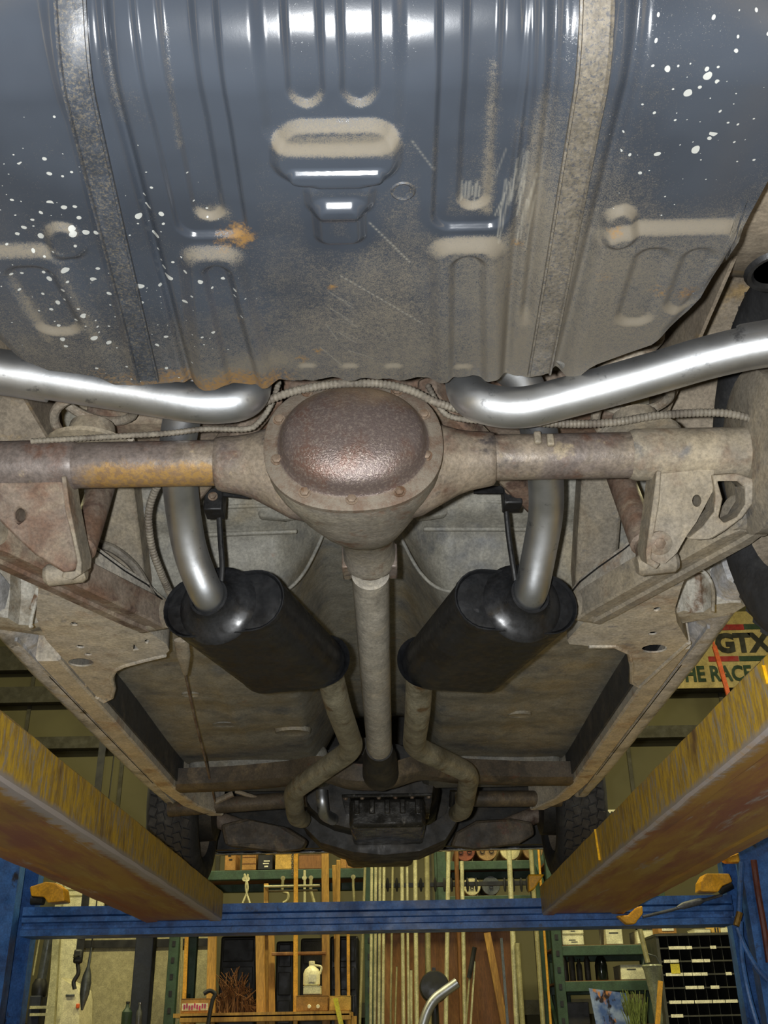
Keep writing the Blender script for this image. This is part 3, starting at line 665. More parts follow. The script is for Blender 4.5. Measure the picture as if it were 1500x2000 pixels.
# light clamp straps on the right tube
MB().tube([(0.17,AXY,AXZ),(0.1701,AXY,AXZ),(0.18,AXY,AXZ)], 0.041, 28).build('tube_band', M['axle'], axle)
for (px, py) in ((1050,855),(1075,860)):
    MB().box(at(px, py, Y=1.437), (0.012, 0.010, 0.022)).build('weld_tab', M['frame'], axle, bevel=0.003)

# ------------------------------------------------------------------ lower control arms
def arm(pa, pb, w, h, mat):
    a, b = Vector(pa), Vector(pb); d = (b-a); y = d.normalized(); x = y.cross(Vector((0,0,1))).normalized(); z = x.cross(y)
    prof = [(-w/2,-h/2+0.004),(-w/2+0.004,-h/2),(-w*0.18,-h/2),(-w*0.12,-h/2+0.006),(w*0.12,-h/2+0.006),(w*0.18,-h/2),(w/2-0.004,-h/2),(w/2,-h/2+0.004),(w/2,h/2),(-w/2,h/2)]
    o = MB().rings([[a+d*t+x*(px*s)+z*pz for px, pz in prof] for t, s in ((0,0.75),(0.08,1),(0.9,1),(1,0.85))]).build('control_arm', M[mat], car, smooth=30)
    for p, s in ((a, 1), (b, 1)):
        MB().lathe([(h*0.42,-w*0.5),(h*0.55,-w*0.46),(h*0.55,w*0.46),(h*0.42,w*0.5)], p+z*0.004, x, 20).build('bushing', M['frame'], o)
    return o
arm(at(-40,1042,Y=1.53), at(300,1207,Y=1.97), 0.072, 0.055, 'frame_rust')
arm(at(1462,1012,Y=1.56), at(1148,1190,Y=1.97), 0.072, 0.055, 'frame')
# shock absorbers
for (a, b) in (((152,1095,1.60),(205,930,1.72)), ((1268,1085,1.60),(1205,915,1.72))):
    A, B = at(*a[:2], Y=a[2]), at(*b[:2], Y=b[2]); d = (B-A)
    o = MB().tube([A, A+d*0.1, A+d*0.12, B+d*0.6], [0.018,0.020,0.0255,0.0255], 22).build('shock_absorber', M['frame_rust'], car)
    MB().lathe([(0.012,-0.02),(0.022,-0.018),(0.022,0.018),(0.012,0.02)], A, (1,0,0), 18).build('shock_eye', M['bolt'], o)
# coil springs above the axle and rubber bumpers
def coil(cx, cy, z0, R, turns, pitch, name='coil_spring'):
    pts = [Vector((cx+R*math.cos(a), cy+R*math.sin(a), z0+pitch*a/(2*PI))) for a in np.linspace(0, turns*2*PI, int(turns*28))]
    return MB().tube(pts, 0.0085, 10).build(name, M['spring'], car)
SL, SR = at(178,815,Y=1.50), at(1240,790,Y=1.50)
for S in (SL, SR):
    coil(S.x, 1.515, 2.125, 0.066, 3.2, 0.062)
    MB().lathe([(0.075,-0.018),(0.075,-0.010),(0.045,-0.004),(0.038,0.035),(0.028,0.04)], (S.x, 1.515, 2.115), (0,0,1), 24).build('spring_seat', M['frame'], car)
# rear frame rails that arch over the axle, and cross member
for s in (-1, 1):
    MB().rings([[Vector((s*x_, y, z+dz)) for x_, dz in ((0.47,0),(0.56,0),(0.56,0.09),(0.47,0.09))] for y, z in ((0.62,2.34),(1.2,2.36),(1.48,2.38),(1.75,2.33),(1.98,2.15),(2.12,2.03))]).build('rear_frame_rail', M['frame'], car, smooth=30, bevel=0.008)
    # inner wheelhouse
    MB().rings([[Vector((s*(0.585+0.02*math.sin(a)), 1.48+r_*math.cos(a), 1.98+r_*1.08*math.sin(a))) for a in np.linspace(0.62, PI-0.62, 30)] for r_ in (0.43, 0.40)], caps=False, closed=False).build('wheelhouse_lip', M['wheelhouse'], car)
    MB().rings([[Vector((s*xx_, 1.48+r_*math.cos(a), 1.98+r_*1.08*math.sin(a))) for a in np.linspace(0.62, PI-0.62, 30)] for xx_, r_ in ((0.60,0.42),(0.90,0.42))], caps=False, closed=False).build('wheelhouse', M['wheelhouse'], car)
    MB().plate([Vector((s*0.60, 1.48+0.42*math.cos(a), 1.98+0.42*1.08*math.sin(a))) for a in np.linspace(0.62, PI-0.62, 30)], (-s*0.006, 0, 0)).build('wheelhouse_wall', M['wheelhouse'], car)
MB().box((0, 1.66, 2.27), (1.0, 0.10, 0.10)).build('rear_crossmember', M['frame_rust'], car, bevel=0.012)
for s in (-1, 1):
    MB().bar((s*0.13, 1.47, 2.19), (s*0.36, 1.80, 2.13), 0.04, 0.05).build('upper_arm', M['frame_rust'], car, bevel=0.008)

# ------------------------------------------------------------------ driveshaft
ya, yb_ = at(722,1090,Y=1.80), at(741,1465,Y=3.05)
d = (yb_-ya)
o = MB().tube([ya, ya+d*0.045, ya+d*0.05, ya+d*0.055, ya+d*0.96, yb_], [0.030,0.034,0.0385,0.0375,0.0375,0.033], 28).build('driveshaft', M['shaft'], car)
yk = MB(); yk.lathe([(0.030,-0.03),(0.043,-0.025),(0.043,0.0),(0.030,0.012)], ya+d*0.01, d, 20)
yk.box(ya+d*0.012+Vector((0.045,0,0)), (0.016,0.06,0.05)); yk.box(ya+d*0.012-Vector((0.045,0,0)), (0.016,0.06,0.05)); yk.build('universal_joint', M['axle'], o, bevel=0.003)
MB().lathe([(0.040,-0.02),(0.040,0.05),(0.052,0.08),(0.058,0.25)], yb_, d, 28).build('transmission_tail', M['underdark'], car)

# ------------------------------------------------------------------ mufflers
def stadium(w, t, n=12):
    r = t/2; pts = []
    for s in (1, -1):
        for k in range(n+1):
            a = -PI/2+PI*k/n; pts.append((s*(w/2-r+r*math.cos(a)), s*r*math.sin(a)))
    return pts
def muffler(face_px, Y, yaw, tilt, inb):
    C = at(*face_px, Y=Y); W_, T_, L_ = 0.246, 0.122, 0.40
    R = Matrix.Rotation(yaw, 3, 'Z') @ Matrix.Rotation(tilt, 3, 'X')
    loc = lambda x, y, z: C + R @ Vector((x, y, z))
    def ring(y, s=1.0, inset=0.0): return [loc(px_, y, pz) for px_, pz in stadium(W_-inset*2, T_-inset*2)]
    o = MB().rings([ring(0.006,1,0.006), ring(0.0,1,0.003), ring(-0.004,1,0.0015), ring(-0.004,1,-0.001), ring(0.006,1,-0.0015), ring(0.012,1,0.0), ring(0.02), ring(L_-0.02), ring(L_-0.012,1,0), ring(L_-0.006,1,-0.0015), ring(L_+0.004,1,-0.001), ring(L_+0.004,1,0.002), ring(L_-0.004,1,0.008)]).build('muffler', M['muffler'], car, smooth=40)
    o['label'] = 'black painted oval muffler case'
    MB().rings([ring(0.008,1,0.004), ring(0.001,1,0.006), ring(0.0,1,0.012), ring(0.0,1,0.03)]).build('end_cap', M['muffler'], o, smooth=40)
    nx = -inb*0.012
    MB().lathe([(0.080,0.004),(0.078,-0.001),(0.066,-0.007),(0.054,-0.0145),(0.045,-0.023),(0.039,-0.036),(0.038,-0.046),(0.033,-0.046)], loc(nx, 0, 0), R @ Vector((0,1,0)), 36, caps=False).build('outlet_neck', M['muffler_neck'], o, smooth=60)
    MB().lathe([(0.06,-0.004),(0.040,0.010),(0.036,0.030),(0.033,0.03)], loc(inb*0.078, L_, 0), R @ Vector((0,1,0)), 32, caps=False).build('inlet_neck', M['muffler'], o, smooth=60)
    return loc(nx, -0.03, 0), (R @ Vector((0,-1,0))), loc(inb*0.078, L_+0.02, 0), loc
mlp, mld, mlf, _ = muffler((437,1180), 1.83, -0.24, 0.02, 1)
mrp, mrd, mrf, _ = muffler((1008,1176), 1.83, 0.24, 0.02, -1)
# ------------------------------------------------------------------ tail pipes
R_P = 0.0318
def tailpipe(out, outd, mids, r=R_P):
    path = [out-outd*0.03, out+outd*0.02] + mids
    rad = [0.0]+[0.05]+[0.09]*(len(mids)-1)+[0.0]
    pth = fillet(path, [0.05]+[0.05]+[0.085]*len(mids), 9)
    return MB().tube(pth, r, 32).build('tailpipe', M['pipe'], car, smooth=60)
Lm = [at(358,1020,Y=1.70), at(352,940,Y=1.60), at(346,836,Y=1.49), Vector((-0.245,1.40,2.205)), Vector((-0.165,1.385,2.215)), at(478,752,Y=1.345), at(440,792,Y=1.33), at(330,783,Y=1.325), at(200,757,Y=1.315), at(98,742,Y=1.305), at(-60,712,Y=1.285), at(-260,690,Y=1.25)]
Lm = [at(372,1085,Y=1.74), at(357,1000,Y=1.675), at(350,925,Y=1.59), at(346,836,Y=1.49), Vector((-0.235,1.40,2.21)), Vector((-0.150,1.375,2.205)), at(487,783,Y=1.335), at(400,790,Y=1.33), at(200,757,Y=1.315), at(-260,685,Y=1.25)]
lt = tailpipe(mlp, mld, Lm)
a, b = at(98,742,Y=1.307), at(-270,683,Y=1.249)
MB().tube([a, a+(b-a)*0.004, b], [0.0330,0.0352,0.0352], 32).build('pipe_sleeve', M['pipe'], lt, smooth=60)
Rm = [at(1052,1085,Y=1.74), at(1068,1000,Y=1.675), at(1066,925,Y=1.59), at(1052,830,Y=1.49), Vector((0.285,1.41,2.185)), Vector((0.190,1.385,2.205)), at(912,782,Y=1.335), at(1010,802,Y=1.325), at(1250,738,Y=1.275), at(1420,686,Y=1.225), at(1700,640,Y=1.16)]
rt = tailpipe(mrp, mrd, Rm)
a, b = at(1443,680,Y=1.222), at(1710,637,Y=1.158)
MB().tube([a, a+(b-a)*0.03, b], [0.0322,0.0340,0.0340], 32).build('pipe_sleeve', M['pipe'], rt, smooth=60)
# head pipes in front of the mufflers
def headpipe(p0, pix, r=0.0315):
    path = [p0-Vector((0,0.03,0)), p0]+[at(x, y, Y=Y) for x, y, Y in pix]
    return MB().tube(fillet(path, 0.07, 7), r, 24).build('exhaust_pipe', M['pipe_old'], car, smooth=60)
headpipe(mlf, [(660,1380,2.45),(690,1462,2.88),(572,1545,3.30),(578,1596,3.62),(590,1600,3.85)])
headpipe(mrf, [(816,1390,2.45),(808,1458,2.86),(918,1510,3.18),(905,1582,3.55),(893,1588,3.8)])
# hangers
for (blk, st, rod) in ((((420,984),(40,48)), ((432,962),(487,967)), [(428,1012),(431,1060),(434,1110),(430,1150),(424,1172)]), (((999,972),(40,46)), ((925,957),(985,957)), [(989,1000),(994,1050),(1003,1110),(1010,1150),(1020,1168)])):
    (cx, cy), (wx, wy) = blk
    P_ = at(cx, cy, Y=1.77); sc = (P_-CAM).dot(FWD)/FPX
    h = MB().box(P_, (wx*sc*0.9, 0.045, wy*sc)).build('muffler_hanger', M['black'], car, bevel=0.003)
    MB().bar(at(*st[0], Y=1.755), at(*st[1], Y=1.755), 0.004, 0.016, (0,0,1)).build('hanger_strap', M['black'], h)
    bolt(at(cx-4, cy-14, Y=1.746), (0,-1,0), 0.007, 0.008, h, 'bolt', 'bolt')
    MB().tube(smoothpath([at(x, y, Y=1.765+0.012*k) for k, (x, y) in enumerate(rod)]), 0.0055, 10).build('hanger_rod', M['black'], h)

# ------------------------------------------------------------------ brake hoses and lines
def spiral(pts, r, name='brake_hose', parent=car):
    p = resample(smoothpath(pts, 12), 0.0022)
    return MB().tube(p, [r*(1.0 if k % 3 else 0.80) for k in range(len(p))], 10).build(name, M['hose'], parent, smooth=60)
hose = [(488,802,1.40),(520,784,1.385),(575,764,1.375),(640,752,1.37),(690,749,1.37),(745,750,1.37),(800,762,1.375),(850,785,1.385),(900,800,1.40),(950,812,1.415),(1030,824,1.415),(1130,828,1.43),(1205,824,1.43),(1280,812,1.43),(1375,806,1.43),(1440,811,1.43),(1530,838,1.44)]
spiral([at(x, y, Y=Y) for x, y, Y in hose], 0.0072)
line = [(545,745,1.42),(530,790,1.42),(505,825,1.43),(480,838,1.432),(400,838,1.432),(330,846,1.435),(230,852,1.435),(60,862,1.435)]
spiral([at(x, y, Y=Y) for x, y, Y in line], 0.0050, 'brake_line')
line = [(835,752,1.42),(862,800,1.42),(885,815,1.43),(930,822,1.432),(1000,826,1.432)]
spiral([at(x, y, Y=Y) for x, y, Y in line], 0.0050, 'brake_line')
spiral([at(x, y, Y=Y) for x, y, Y in ((320,930,1.62),(300,965,1.66),(290,1010,1.70),(297,1070,1.76),(315,1120,1.82),(335,1165,1.9))], 0.0075, 'brake_cable')
for pts, r, mt in (([(185,1060,1.95),(225,1075,1.97),(265,1110,2.0),(300,1172,2.03)], 0.010, 'hose'), ([(186,1040,1.95),(195,1075,1.96),(206,1118,1.97)], 0.005, 'hose'), ([(345,1258,2.2),(358,1300,2.4),(366,1335,2.6),(380,1400,2.9),(400,1480,3.3),(420,1565,3.9)], 0.004, 'frame_rust')):
    MB().tube(smoothpath([at(x, y, Y=Y) for x, y, Y in pts]), r, 10).build('cable', M[mt], car)
MB().rings([ellipse(at(354,1250,Y=2.10), (0.016,0,0), (0,0,0.006)), ellipse(at(358,1280,Y=2.16), (0.016,0,0), (0,0,0.006)), ellipse(at(362,1315,Y=2.3), (0.006,0,0), (0,0,0.006))]).build('cable_equalizer', M['frame'], car)

# ------------------------------------------------------------------ floor pan with tunnel and rear kick-up
FZ = 2.08
gx = np.linspace(-0.70, 0.70, 121)
def tun(x, y): 
    w = 0.155+0.03*np.clip((y-2.2)/1.6, 0, 1); t = np.clip((np.abs(x)-w*0.55)/(w*0.75), 0, 1); return 0.17*(1-t*t*(3-2*t))
prof = [(4.05,0.10),(3.85,0.03),(3.70,0.0)]+[(3.7-0.05*k, 0.0) for k in range(1, 31)]+[(2.165,0.004),(2.14,0.012),(2.12,0.03),(2.09,0.07),(2.07,0.10),(2.06,0.115),(2.04,0.125),(2.00,0.13),(1.98,0.15),(1.95,0.20),(1.90,0.27),(1.82,0.33),(1.70,0.36),(1.2,0.37)]
rows = []
for (y, z) in prof:
    tn = tun(gx, y)*(1.0 if y > 2.1 else max(0.0, (y-1.85)/0.25))
    zz = FZ+z+tn
    zz = zz - 0.006*np.exp(-((np.abs(gx)-0.42)/0.02)**2)*(1 if 2.3 < y < 3.5 else 0) + 0.004*np.sin(gx*9+y*5)
    # cross beads
    for yc in (2.62, 3.02, 3.32): zz = zz + 0.010*np.exp(-((y-yc)/0.04)**2)*(np.abs(gx) > 0.2)*(np.abs(gx) < 0.58)
    rows.append([Vector((float(a_), y, float(b_))) for a_, b_ in zip(gx, zz)])
fl_o = MB().rings(rows, caps=False, closed=False).build('floor_pan', M['floorpan'], car, smooth=60)
# pressed ribs across the kick-up
for (yy_, zz_, x0_, x1_) in ((1.985,2.235,0.10,0.42),(2.05,2.20,0.14,0.40),(1.93,2.305,0.06,0.40)):
    for s in (-1, 1): MB().bar((s*x0_, yy_, zz_), (s*x1_, yy_, zz_-0.006), 0.012, 0.010).build('pressed_rib', M['floorpan'], fl_o, bevel=0.004)
# tunnel lips
for s in (-1, 1):
    pts = [(s*0.075,2.10,2.25),(s*0.10,2.115,2.19),(s*0.135,2.125,2.125),(s*0.18,2.14,2.092),(s*0.25,2.14,2.084),(s*0.34,2.13,2.090)]
    MB().tube(smoothpath(pts), 0.004, 10).build('tunnel_lip', M['floorpan'], fl_o)
# pressed pads on the kick-up, body plugs in the floor
for (poly, Y) in (([(500,990),(600,985),(605,1003),(560,1012),(505,1008)], 1.99), ([(805,995),(860,985),(880,990),(870,1005),(815,1012)], 1.99)):
    MB().plate([at(x, y, Y=Y) for x, y in poly], (0,0.02,0)).build('pressed_pad', M['floorpan'], fl_o, bevel=0.006)
for (px, py, rx, ry) in ((440,1416,26,7),(572,1432,36,8),(268,1417,18,9),(1190,1397,16,9),(1015,1398,24,5),(372,1358,18,14)):
    p = at(px, py, Z=FZ-0.006); k = (p-CAM).dot(FWD)/FPX
    MB().rings([ellipse(p+Vector((0,0,0.014)), (rx*k,0,0), (0,rx*k*0.7,0)), ellipse(p, (rx*k*0.95,0,0), (0,rx*k*0.66,0)), ellipse(p+Vector((0,0,0.003)), (rx*k*0.7,0,0), (0,rx*k*0.5,0))]).build('floor_plug', M['floorpan'], fl_o)

# ------------------------------------------------------------------ frame: torque boxes, side rails, rockers
PZ = 1.965
def zpl(pix): return [at(x, y, Z=PZ) for x, y in pix]
lpoly = [(62,1098),(120,1120),(165,1150),(235,1196),(282,1222),(300,1240),(325,1258),(331,1270),(322,1280),(280,1290),(243,1300),(226,1308),(217,1322),(222,1345),(218,1362),(203,1370),(190,1362),(140,1305),(90,1250),(70,1205),(75,1150)]
rpoly = [(1372,1068),(1340,1075),(1290,1110),(1230,1155),(1175,1190),(1140,1215),(1108,1250),(1112,1258),(1150,1262),(1200,1262),(1228,1275),(1234,1300),(1233,1332),(1248,1341),(1262,1330),(1300,1295),(1345,1255),(1335,1238),(1322,1215),(1318,1190),(1330,1150),(1345,1110)]
lh = [pell(145,1219,8,3.5,10,0.2), pell(157,1263,9,3,10,0.1), pell(172,1278,8,2.5,10,0.05), pell(158,1294,25,8,20,0.03), [(261,1258),(272,1269),(260,1271)], pell(287,1253,5,4), pell(168,1340,3,2)]
rh = [pell(1283,1190,8,4,10,-0.2), pell(1275,1237,9,3,10,-0.1), pell(1278,1267,25,8,20,-0.05)]
for poly, hs, s in ((lpoly, lh, -1), (rpoly, rh, 1)):
    tb = MB().plate(zpl(poly), (0,0,0.004), [zpl(h) for h in hs]).build('torque_box', M['frame_lit'], car, smooth=30)
    up = zpl(poly); cx_ = sum(p.x for p in up)/len(up)
    MB().rings([[p+Vector((0,0,0.002)) for p in up], [p+Vector(((cx_-p.x)*0.02,0,0.10)) for p in up]], caps=False).build('box_wall', M['frame_lit'], tb, smooth=40)
    MB().plate([p+Vector((0,0,0.09)) for p in up], (0,0,0.003)).build('box_top_shade', M['black'], tb)  # box top coloured black to stand in for the shade inside the holes
    # raised edge bead
    q_ = zpl(poly)
    MB().tube([p+Vector((0,0,0.001)) for p in q_[8:17]], 0.006, 8).build('edge_bead', M['frame_lit'], tb)
for s in (-1, 1):
    # side rail, with a step along its bottom
    xi = 0.688
    pr_ = [(xi,PZ+0.004),(xi+0.006,PZ),(xi+0.052,PZ),(xi+0.058,PZ+0.008),(xi+0.058,PZ+0.12),(xi,PZ+0.12)]
    sr = MB().rings([[Vector((s*(x_+dx), y, z+dz)) for x_, z in pr_] for y, dx, dz in ((2.22,0,0.002),(3.6,0,0),(3.85,-0.03,-0.005),(4.02,-0.10,-0.01))]).build('side_rail', M['frame_lit'], car, smooth=30)
    MB().box((s*(xi-0.004), 2.95, PZ+0.075), (0.006, 1.45, 0.10)).build('rail_inner_wall', M['rail_dark'], sr)
    # rocker panel: rolled pinch edge and outer skin
    rk = [(0.745,2.055),(0.752,2.005),(0.770,1.990),(0.800,1.990),(0.815,1.997),(0.822,2.012),(0.835,2.06),(0.87,2.12),(0.90,2.22),(0.90,2.30),(0.885,2.30),(0.86,2.14),(0.80,2.07)]
    MB().rings([[Vector((s*x_, y, z+(0.0 if 2.1 < y < 3.95 else 0.01))) for x_, z in rk] for y in (1.93, 2.1, 2.4, 2.8, 3.2, 3.6, 3.95, 4.02)]).build('rocker_panel', M['rocker'], car, smooth=50)
    MB().bar((s*0.770, 2.15, 1.996), (s*0.770, 3.95, 1.996), 0.006, 0.012).build('pinch_weld', M['rocker'], car)
    # rear end of the rocker: splash panel in front of the wheel
    rg = []
    for k in range(11):
        a_ = k/10; y = 1.93+0.10*math.sin(a_*PI/2); z = 2.20-0.205*a_
        rg.append([Vector((s*x_, y+dy, z)) for x_, dy in ((0.645,0.14),(0.665,0.05),(0.69,0.02),(0.715,0.035),(0.735,0.03),(0.745,-0.01),(0.775,-0.02),(0.80,-0.02),(0.815,0.0),(0.80,0.05),(0.70,0.10))])
    MB().rings(rg).build('splash_panel', M['splash'], car, smooth=50)
for k, pts in enumerate(((( 1345,1115),(1375,1118),(1392,1150),(1392,1195)), ((60,1265-75),(75,1150),(60,1215),(62,1225)))):
    MB().tube(smoothpath([at(x, y, Y=1.905) for x, y in pts]), 0.004, 8).build('panel_seam', M['splash'], car)

# ------------------------------------------------------------------ front underbody
# cross member under the transmission
cm = [(-0.69,3.62,2.00),(-0.50,3.60,2.00),(-0.30,3.52,1.995),(-0.18,3.42,1.985),(-0.07,3.36,1.945),(0.05,3.36,1.945),(0.16,3.42,1.985),(0.28,3.52,1.995),(0.50,3.60,2.0),(0.69,3.62,2.0)]
MB().rings([[p+Vector((0,0.05*a_,0.034*b_)) for a_, b_ in ((-1,-0.6),(-0.6,-1),(0.6,-1),(1,-0.6),(1,1),(-1,1))] for p in smoothpath(cm, 6)]).build('transmission_crossmember', M['underbrown'], car, smooth=40)
hmp = MB(); hmp.rings([ellipse(Vector((-0.015,y_,2.03)), (a_,0,0), (0,0,b_)) for y_, a_, b_ in ((3.30,0.05,0.03),(3.36,0.08,0.04),(3.5,0.10,0.045),(3.66,0.12,0.05))]); hmp.build('transmission_housing', M['underdark'], car, smooth=60)
# transmission pan with ribs
A_, B_ = at(682,1560,Y=3.68), at(832,1607,Y=3.68); B_.z = A_.z-0.10
tpn = MB().box(((A_.x+B_.x)/2, 3.88, (A_.z+B_.z)/2), (B_.x-A_.x, 0.40, 0.10)).build('transmission_pan', M['pan'], car, bevel=0.015)
MB().box(((A_.x+B_.x)/2, 3.87, A_.z+0.004), (B_.x-A_.x+0.05, 0.44, 0.012)).build('pan_flange', M['pan'], tpn, bevel=0.003)
for k in range(5):
    x = A_.x+(B_.x-A_.x)*(k+0.5)/5
    MB().box((x, 3.676, A_.z-0.03), (0.020, 0.012, 0.05)).build('pan_rib', M['pan'], tpn, bevel=0.004)
for k in range(6):
    bolt((A_.x-0.012+(B_.x-A_.x+0.024)*k/5, 3.66, A_.z-0.002), (0,0,-1), 0.006, 0.006, tpn)
# engine cradle, sump, steering and control arms at the front
cr = [(578,1560),(590,1610),(625,1645),(690,1664),(750,1670),(820,1662),(870,1640),(895,1600),(903,1560),(880,1560),(870,1590),(840,1610),(790,1620),(745,1622),(690,1618),(640,1606),(612,1585),(602,1560)]
MB().plate([at(x, y, Y=4.05) for x, y in cr], (0,0.22,0)).build('engine_crossmember', M['underdark'], car, smooth=0, bevel=0.02)
MB().rings([ellipse((-0.03,y_,2.05), (a_,0,0), (0,0,b_), 24) for y_, a_, b_ in ((3.95,0.25,0.17),(4.1,0.28,0.18),(4.6,0.28,0.2))]).build('engine_block', M['underdark'], car, smooth=60)
MB().box((0,4.55,1.93), (0.30,0.5,0.14)).build('engine_sump', M['underdark'], car, bevel=0.03)
for (poly, Y, th) in (([(430,1610),(480,1598),(560,1615),(600,1640),(590,1658),(545,1664),(470,1655),(438,1650)], 4.25, 0.10), ([(890,1625),(930,1602),(1000,1598),(1040,1605),(1045,1630),(1015,1648),(930,1658),(880,1652)], 4.25, 0.10)):
    MB().plate([at(x, y, Y=Y) for x, y in poly], (0,th,0.01)).build('lower_control_arm', M['underbrown'], car, smooth=0, bevel=0.018)
for (a, b, r) in (((330,1580,4.0),(600,1560,3.95),0.03), ((1095,1560,4.0),(880,1560,3.95),0.03)):
    MB().tube([at(*a[:2],Y=a[2]), at(*b[:2],Y=b[2])], r, 14).build('frame_horn', M['underbrown'], car)
MB().box((-0.42,3.85,2.09), (0.5,0.35,0.10)).build('toe_pan', M['floorpan'], car, bevel=0.03)
MB().box((0.42,3.85,2.09), (0.5,0.35,0.10)).build('toe_pan', M['floorpan'], car, bevel=0.03)
for (pts, r) in (([(420,1566,3.95),(455,1550,3.95)], 0.012), ([(460,1545,3.95),(530,1568,3.95),(545,1565,3.95)], 0.008), ([(380,1530,3.9),(375,1545,3.9),(382,1548,3.9)],0.006), ([(1115,1520,3.9),(1125,1470,3.6),(1160,1468,3.6)], 0.01)):
    MB().tube([at(x,y,Y=Y) for x,y,Y in pts], r, 8).build('linkage_rod', M['frame'], car)
MB().tube(smoothpath([at(628,1545,Y=3.75), at(630,1570,Y=3.75), at(634,1590,Y=3.8), at(650,1600,Y=3.9)]), 0.022, 16).build('crossover_pipe', M['pipe'], car)
MB().tube(smoothpath([at(886,1545,Y=3.75), at(884,1575,Y=3.78)]), 0.014, 12).build('steering_link', M['pan'], car)
# body mount and firewall so that the engine bay does not show the room behind it
MB().box((0,5.0,2.30), (1.60,0.04,0.64)).build('radiator_support', M['underdark'], car)
vz = at(750,1662,Y=5.15).z
MB().box((0,5.17,vz+0.10), (1.66,0.03,0.20)).build('front_valance', M['valance'], car, bevel=0.01)
MB().box((0,5.15,vz), (1.60,0.03,0.012)).build('valance_lip', M['chrome'], car, bevel=0.004)
for s in (-1, 1):
    MB().box((s*0.86,4.75,2.35), (0.06,0.9,0.5)).build('front_fender', M['underdark'], car, bevel=0.02)
    MB().box((s*0.56,4.36,2.42), (0.06,0.7,0.4)).build('inner_fender', M['underdark'], car, bevel=0.02)
MB().box((0,3.3,2.62), (1.78,3.9,0.05)).build('body_shell', M['underdark'], car, bevel=0.02)

# ------------------------------------------------------------------ wheels
def wheel(x, y, s, r=0.322, w=0.20, tread=True):
    c = Vector((x, y, 1.732+r))
    prof = [(0.20,-w/2+0.03),(0.215,-w/2+0.012),(0.25,-w/2),(0.285,-w/2+0.004),(r-0.012,-w/2+0.016),(r-0.004,-w/2+0.03),(r-0.004,w/2-0.03),(r-0.012,w/2-0.016),(0.285,w/2-0.004),(0.25,w/2),(0.215,w/2-0.012),(0.20,w/2-0.03)]
    t_ = MB().lathe(prof, c, (1,0,0), 56, caps=False).build('tire', M['rubber'], car, smooth=40)
    MB().lathe([(0.05,s*-0.02),(0.13,s*-0.02),(0.165,s*0.0),(0.20,-s*w/2+s*0.02),(0.203,-s*w/2+s*0.035),(0.203,s*w/2-s*0.035),(0.19,s*w/2-s*0.03)], c, (1,0,0), 40).build('rim', M['wheelhouse'], t_, smooth=40)
    MB().lathe([(0.02,-s*0.14),(0.10,-s*0.14),(0.138,-s*0.13),(0.140,-s*0.05),(0.10,-s*0.02)], c, (1,0,0), 36).build('brake_drum', M['frame' if y < 3 else 'underdark'], t_, smooth=40)
    if tread:
        m = MB(); n = 52; wv = (w-0.045)/5
        for i in range(n):
            for j in range(5):
                a_ = 2*PI*(i+0.5*(j % 2)+0.12*math.sin(j*2.1))/n
                if math.sin(a_)*r < -r+0.004: continue
                xx = -w/2+0.0225+wv*(j+0.5)
                R_ = Matrix.Rotation(a_, 3, 'X')
                Rz = Matrix.Rotation(0.35 if j % 2 else -0.35, 3, 'Z')
                m.box(c+R_ @ Vector((xx, r-0.002, 0)), (wv*0.86, 0.010, 2*PI*r/n*0.78), R_ @ Matrix.Rotation(0.3 if j % 2 else -0.3, 3, 'Y'))
        m.build('tread_blocks', M['rubber'], t_, smooth=0, kind='stuff')
    return t_
for s in (-1, 1):
    wheel(s*0.80, 4.34, s); wheel(s*0.795, 1.48, s, w=0.21)
    MB().tube([(s*0.70,AXY,AXZ),(s*0.74,AXY,AXZ)], 0.05, 24).build('axle_end', M['frame'], axle)
    MB().tube([(s*0.45,4.34,1.92),(s*0.74,4.34,2.03)], 0.035, 14).build('spindle', M['frame_rust'], car)
# ================================================================== the back of the shop
M['rackgreen'] = plain('rack_green', rgb(50,74,56), 0.6)
M['rackdark'] = plain('rack_dark_green', rgb(34,58,44), 0.6)
M['board'] = grime('brown_board', rgb(128,86,44), ((rgb(104,66,34),3,0.4,0.65),(rgb(146,106,60),7,0.55,0.7)), 0.7, 0, 30, 0.2, stretch=(1,1,0.2))
M['pale'] = plain('pale_tube', rgb(206,202,158), 0.45, 0.3)
M['pale2'] = plain('dull_tube', rgb(160,154,112), 0.5, 0.3)
M['yel'] = plain('yellow_steel', rgb(206,152,50), 0.55)
M['wood'] = grime('timber', rgb(172,132,62), ((rgb(138,100,48),6,0.45,0.65),), 0.7, 0, 20, 0.2, stretch=(1,1,0.15))
M['carton'] = plain('cardboard', rgb(166,122,62), 0.8)
M['carton2'] = plain('cardboard_pale', rgb(198,160,80), 0.8)
M['cartonw'] = plain('carton_white', rgb(214,210,176), 0.8, 0, 0.1)
M['paper'] = plain('paper', rgb(226,222,196), 0.8, 0, 0.08)
M['ink'] = plain('ink', rgb(28,30,28), 0.7)
M['red'] = plain('red_print', rgb(150,34,38), 0.7); M['greenp'] = plain('green_print', rgb(30,58,40), 0.7)
M['cream'] = plain('cream_body', rgb(214,208,172), 0.35, 0, 0.1)
M['darkblue'] = plain('dark_blue', rgb(32,38,54), 0.6)
M['graysteel'] = plain('grey_steel', rgb(92,96,96), 0.4, 0.5)
M['blackp'] = plain('black_plastic', rgb(30,30,30), 0.5)
M['orange'] = plain('orange', rgb(206,88,34), 0.6)
M['glass'] = plain('bottle_glass', rgb(24,30,24), 0.15)
M['jug'] = plain('jug', rgb(220,214,178), 0.5, 0, 0.1)
M['shelfgrey'] = plain('bin_shelf', rgb(60,60,52), 0.6)
RY = 6.6
def pxm(p): return (p-CAM).dot(FWD)/FPX          # metres in one pixel at p
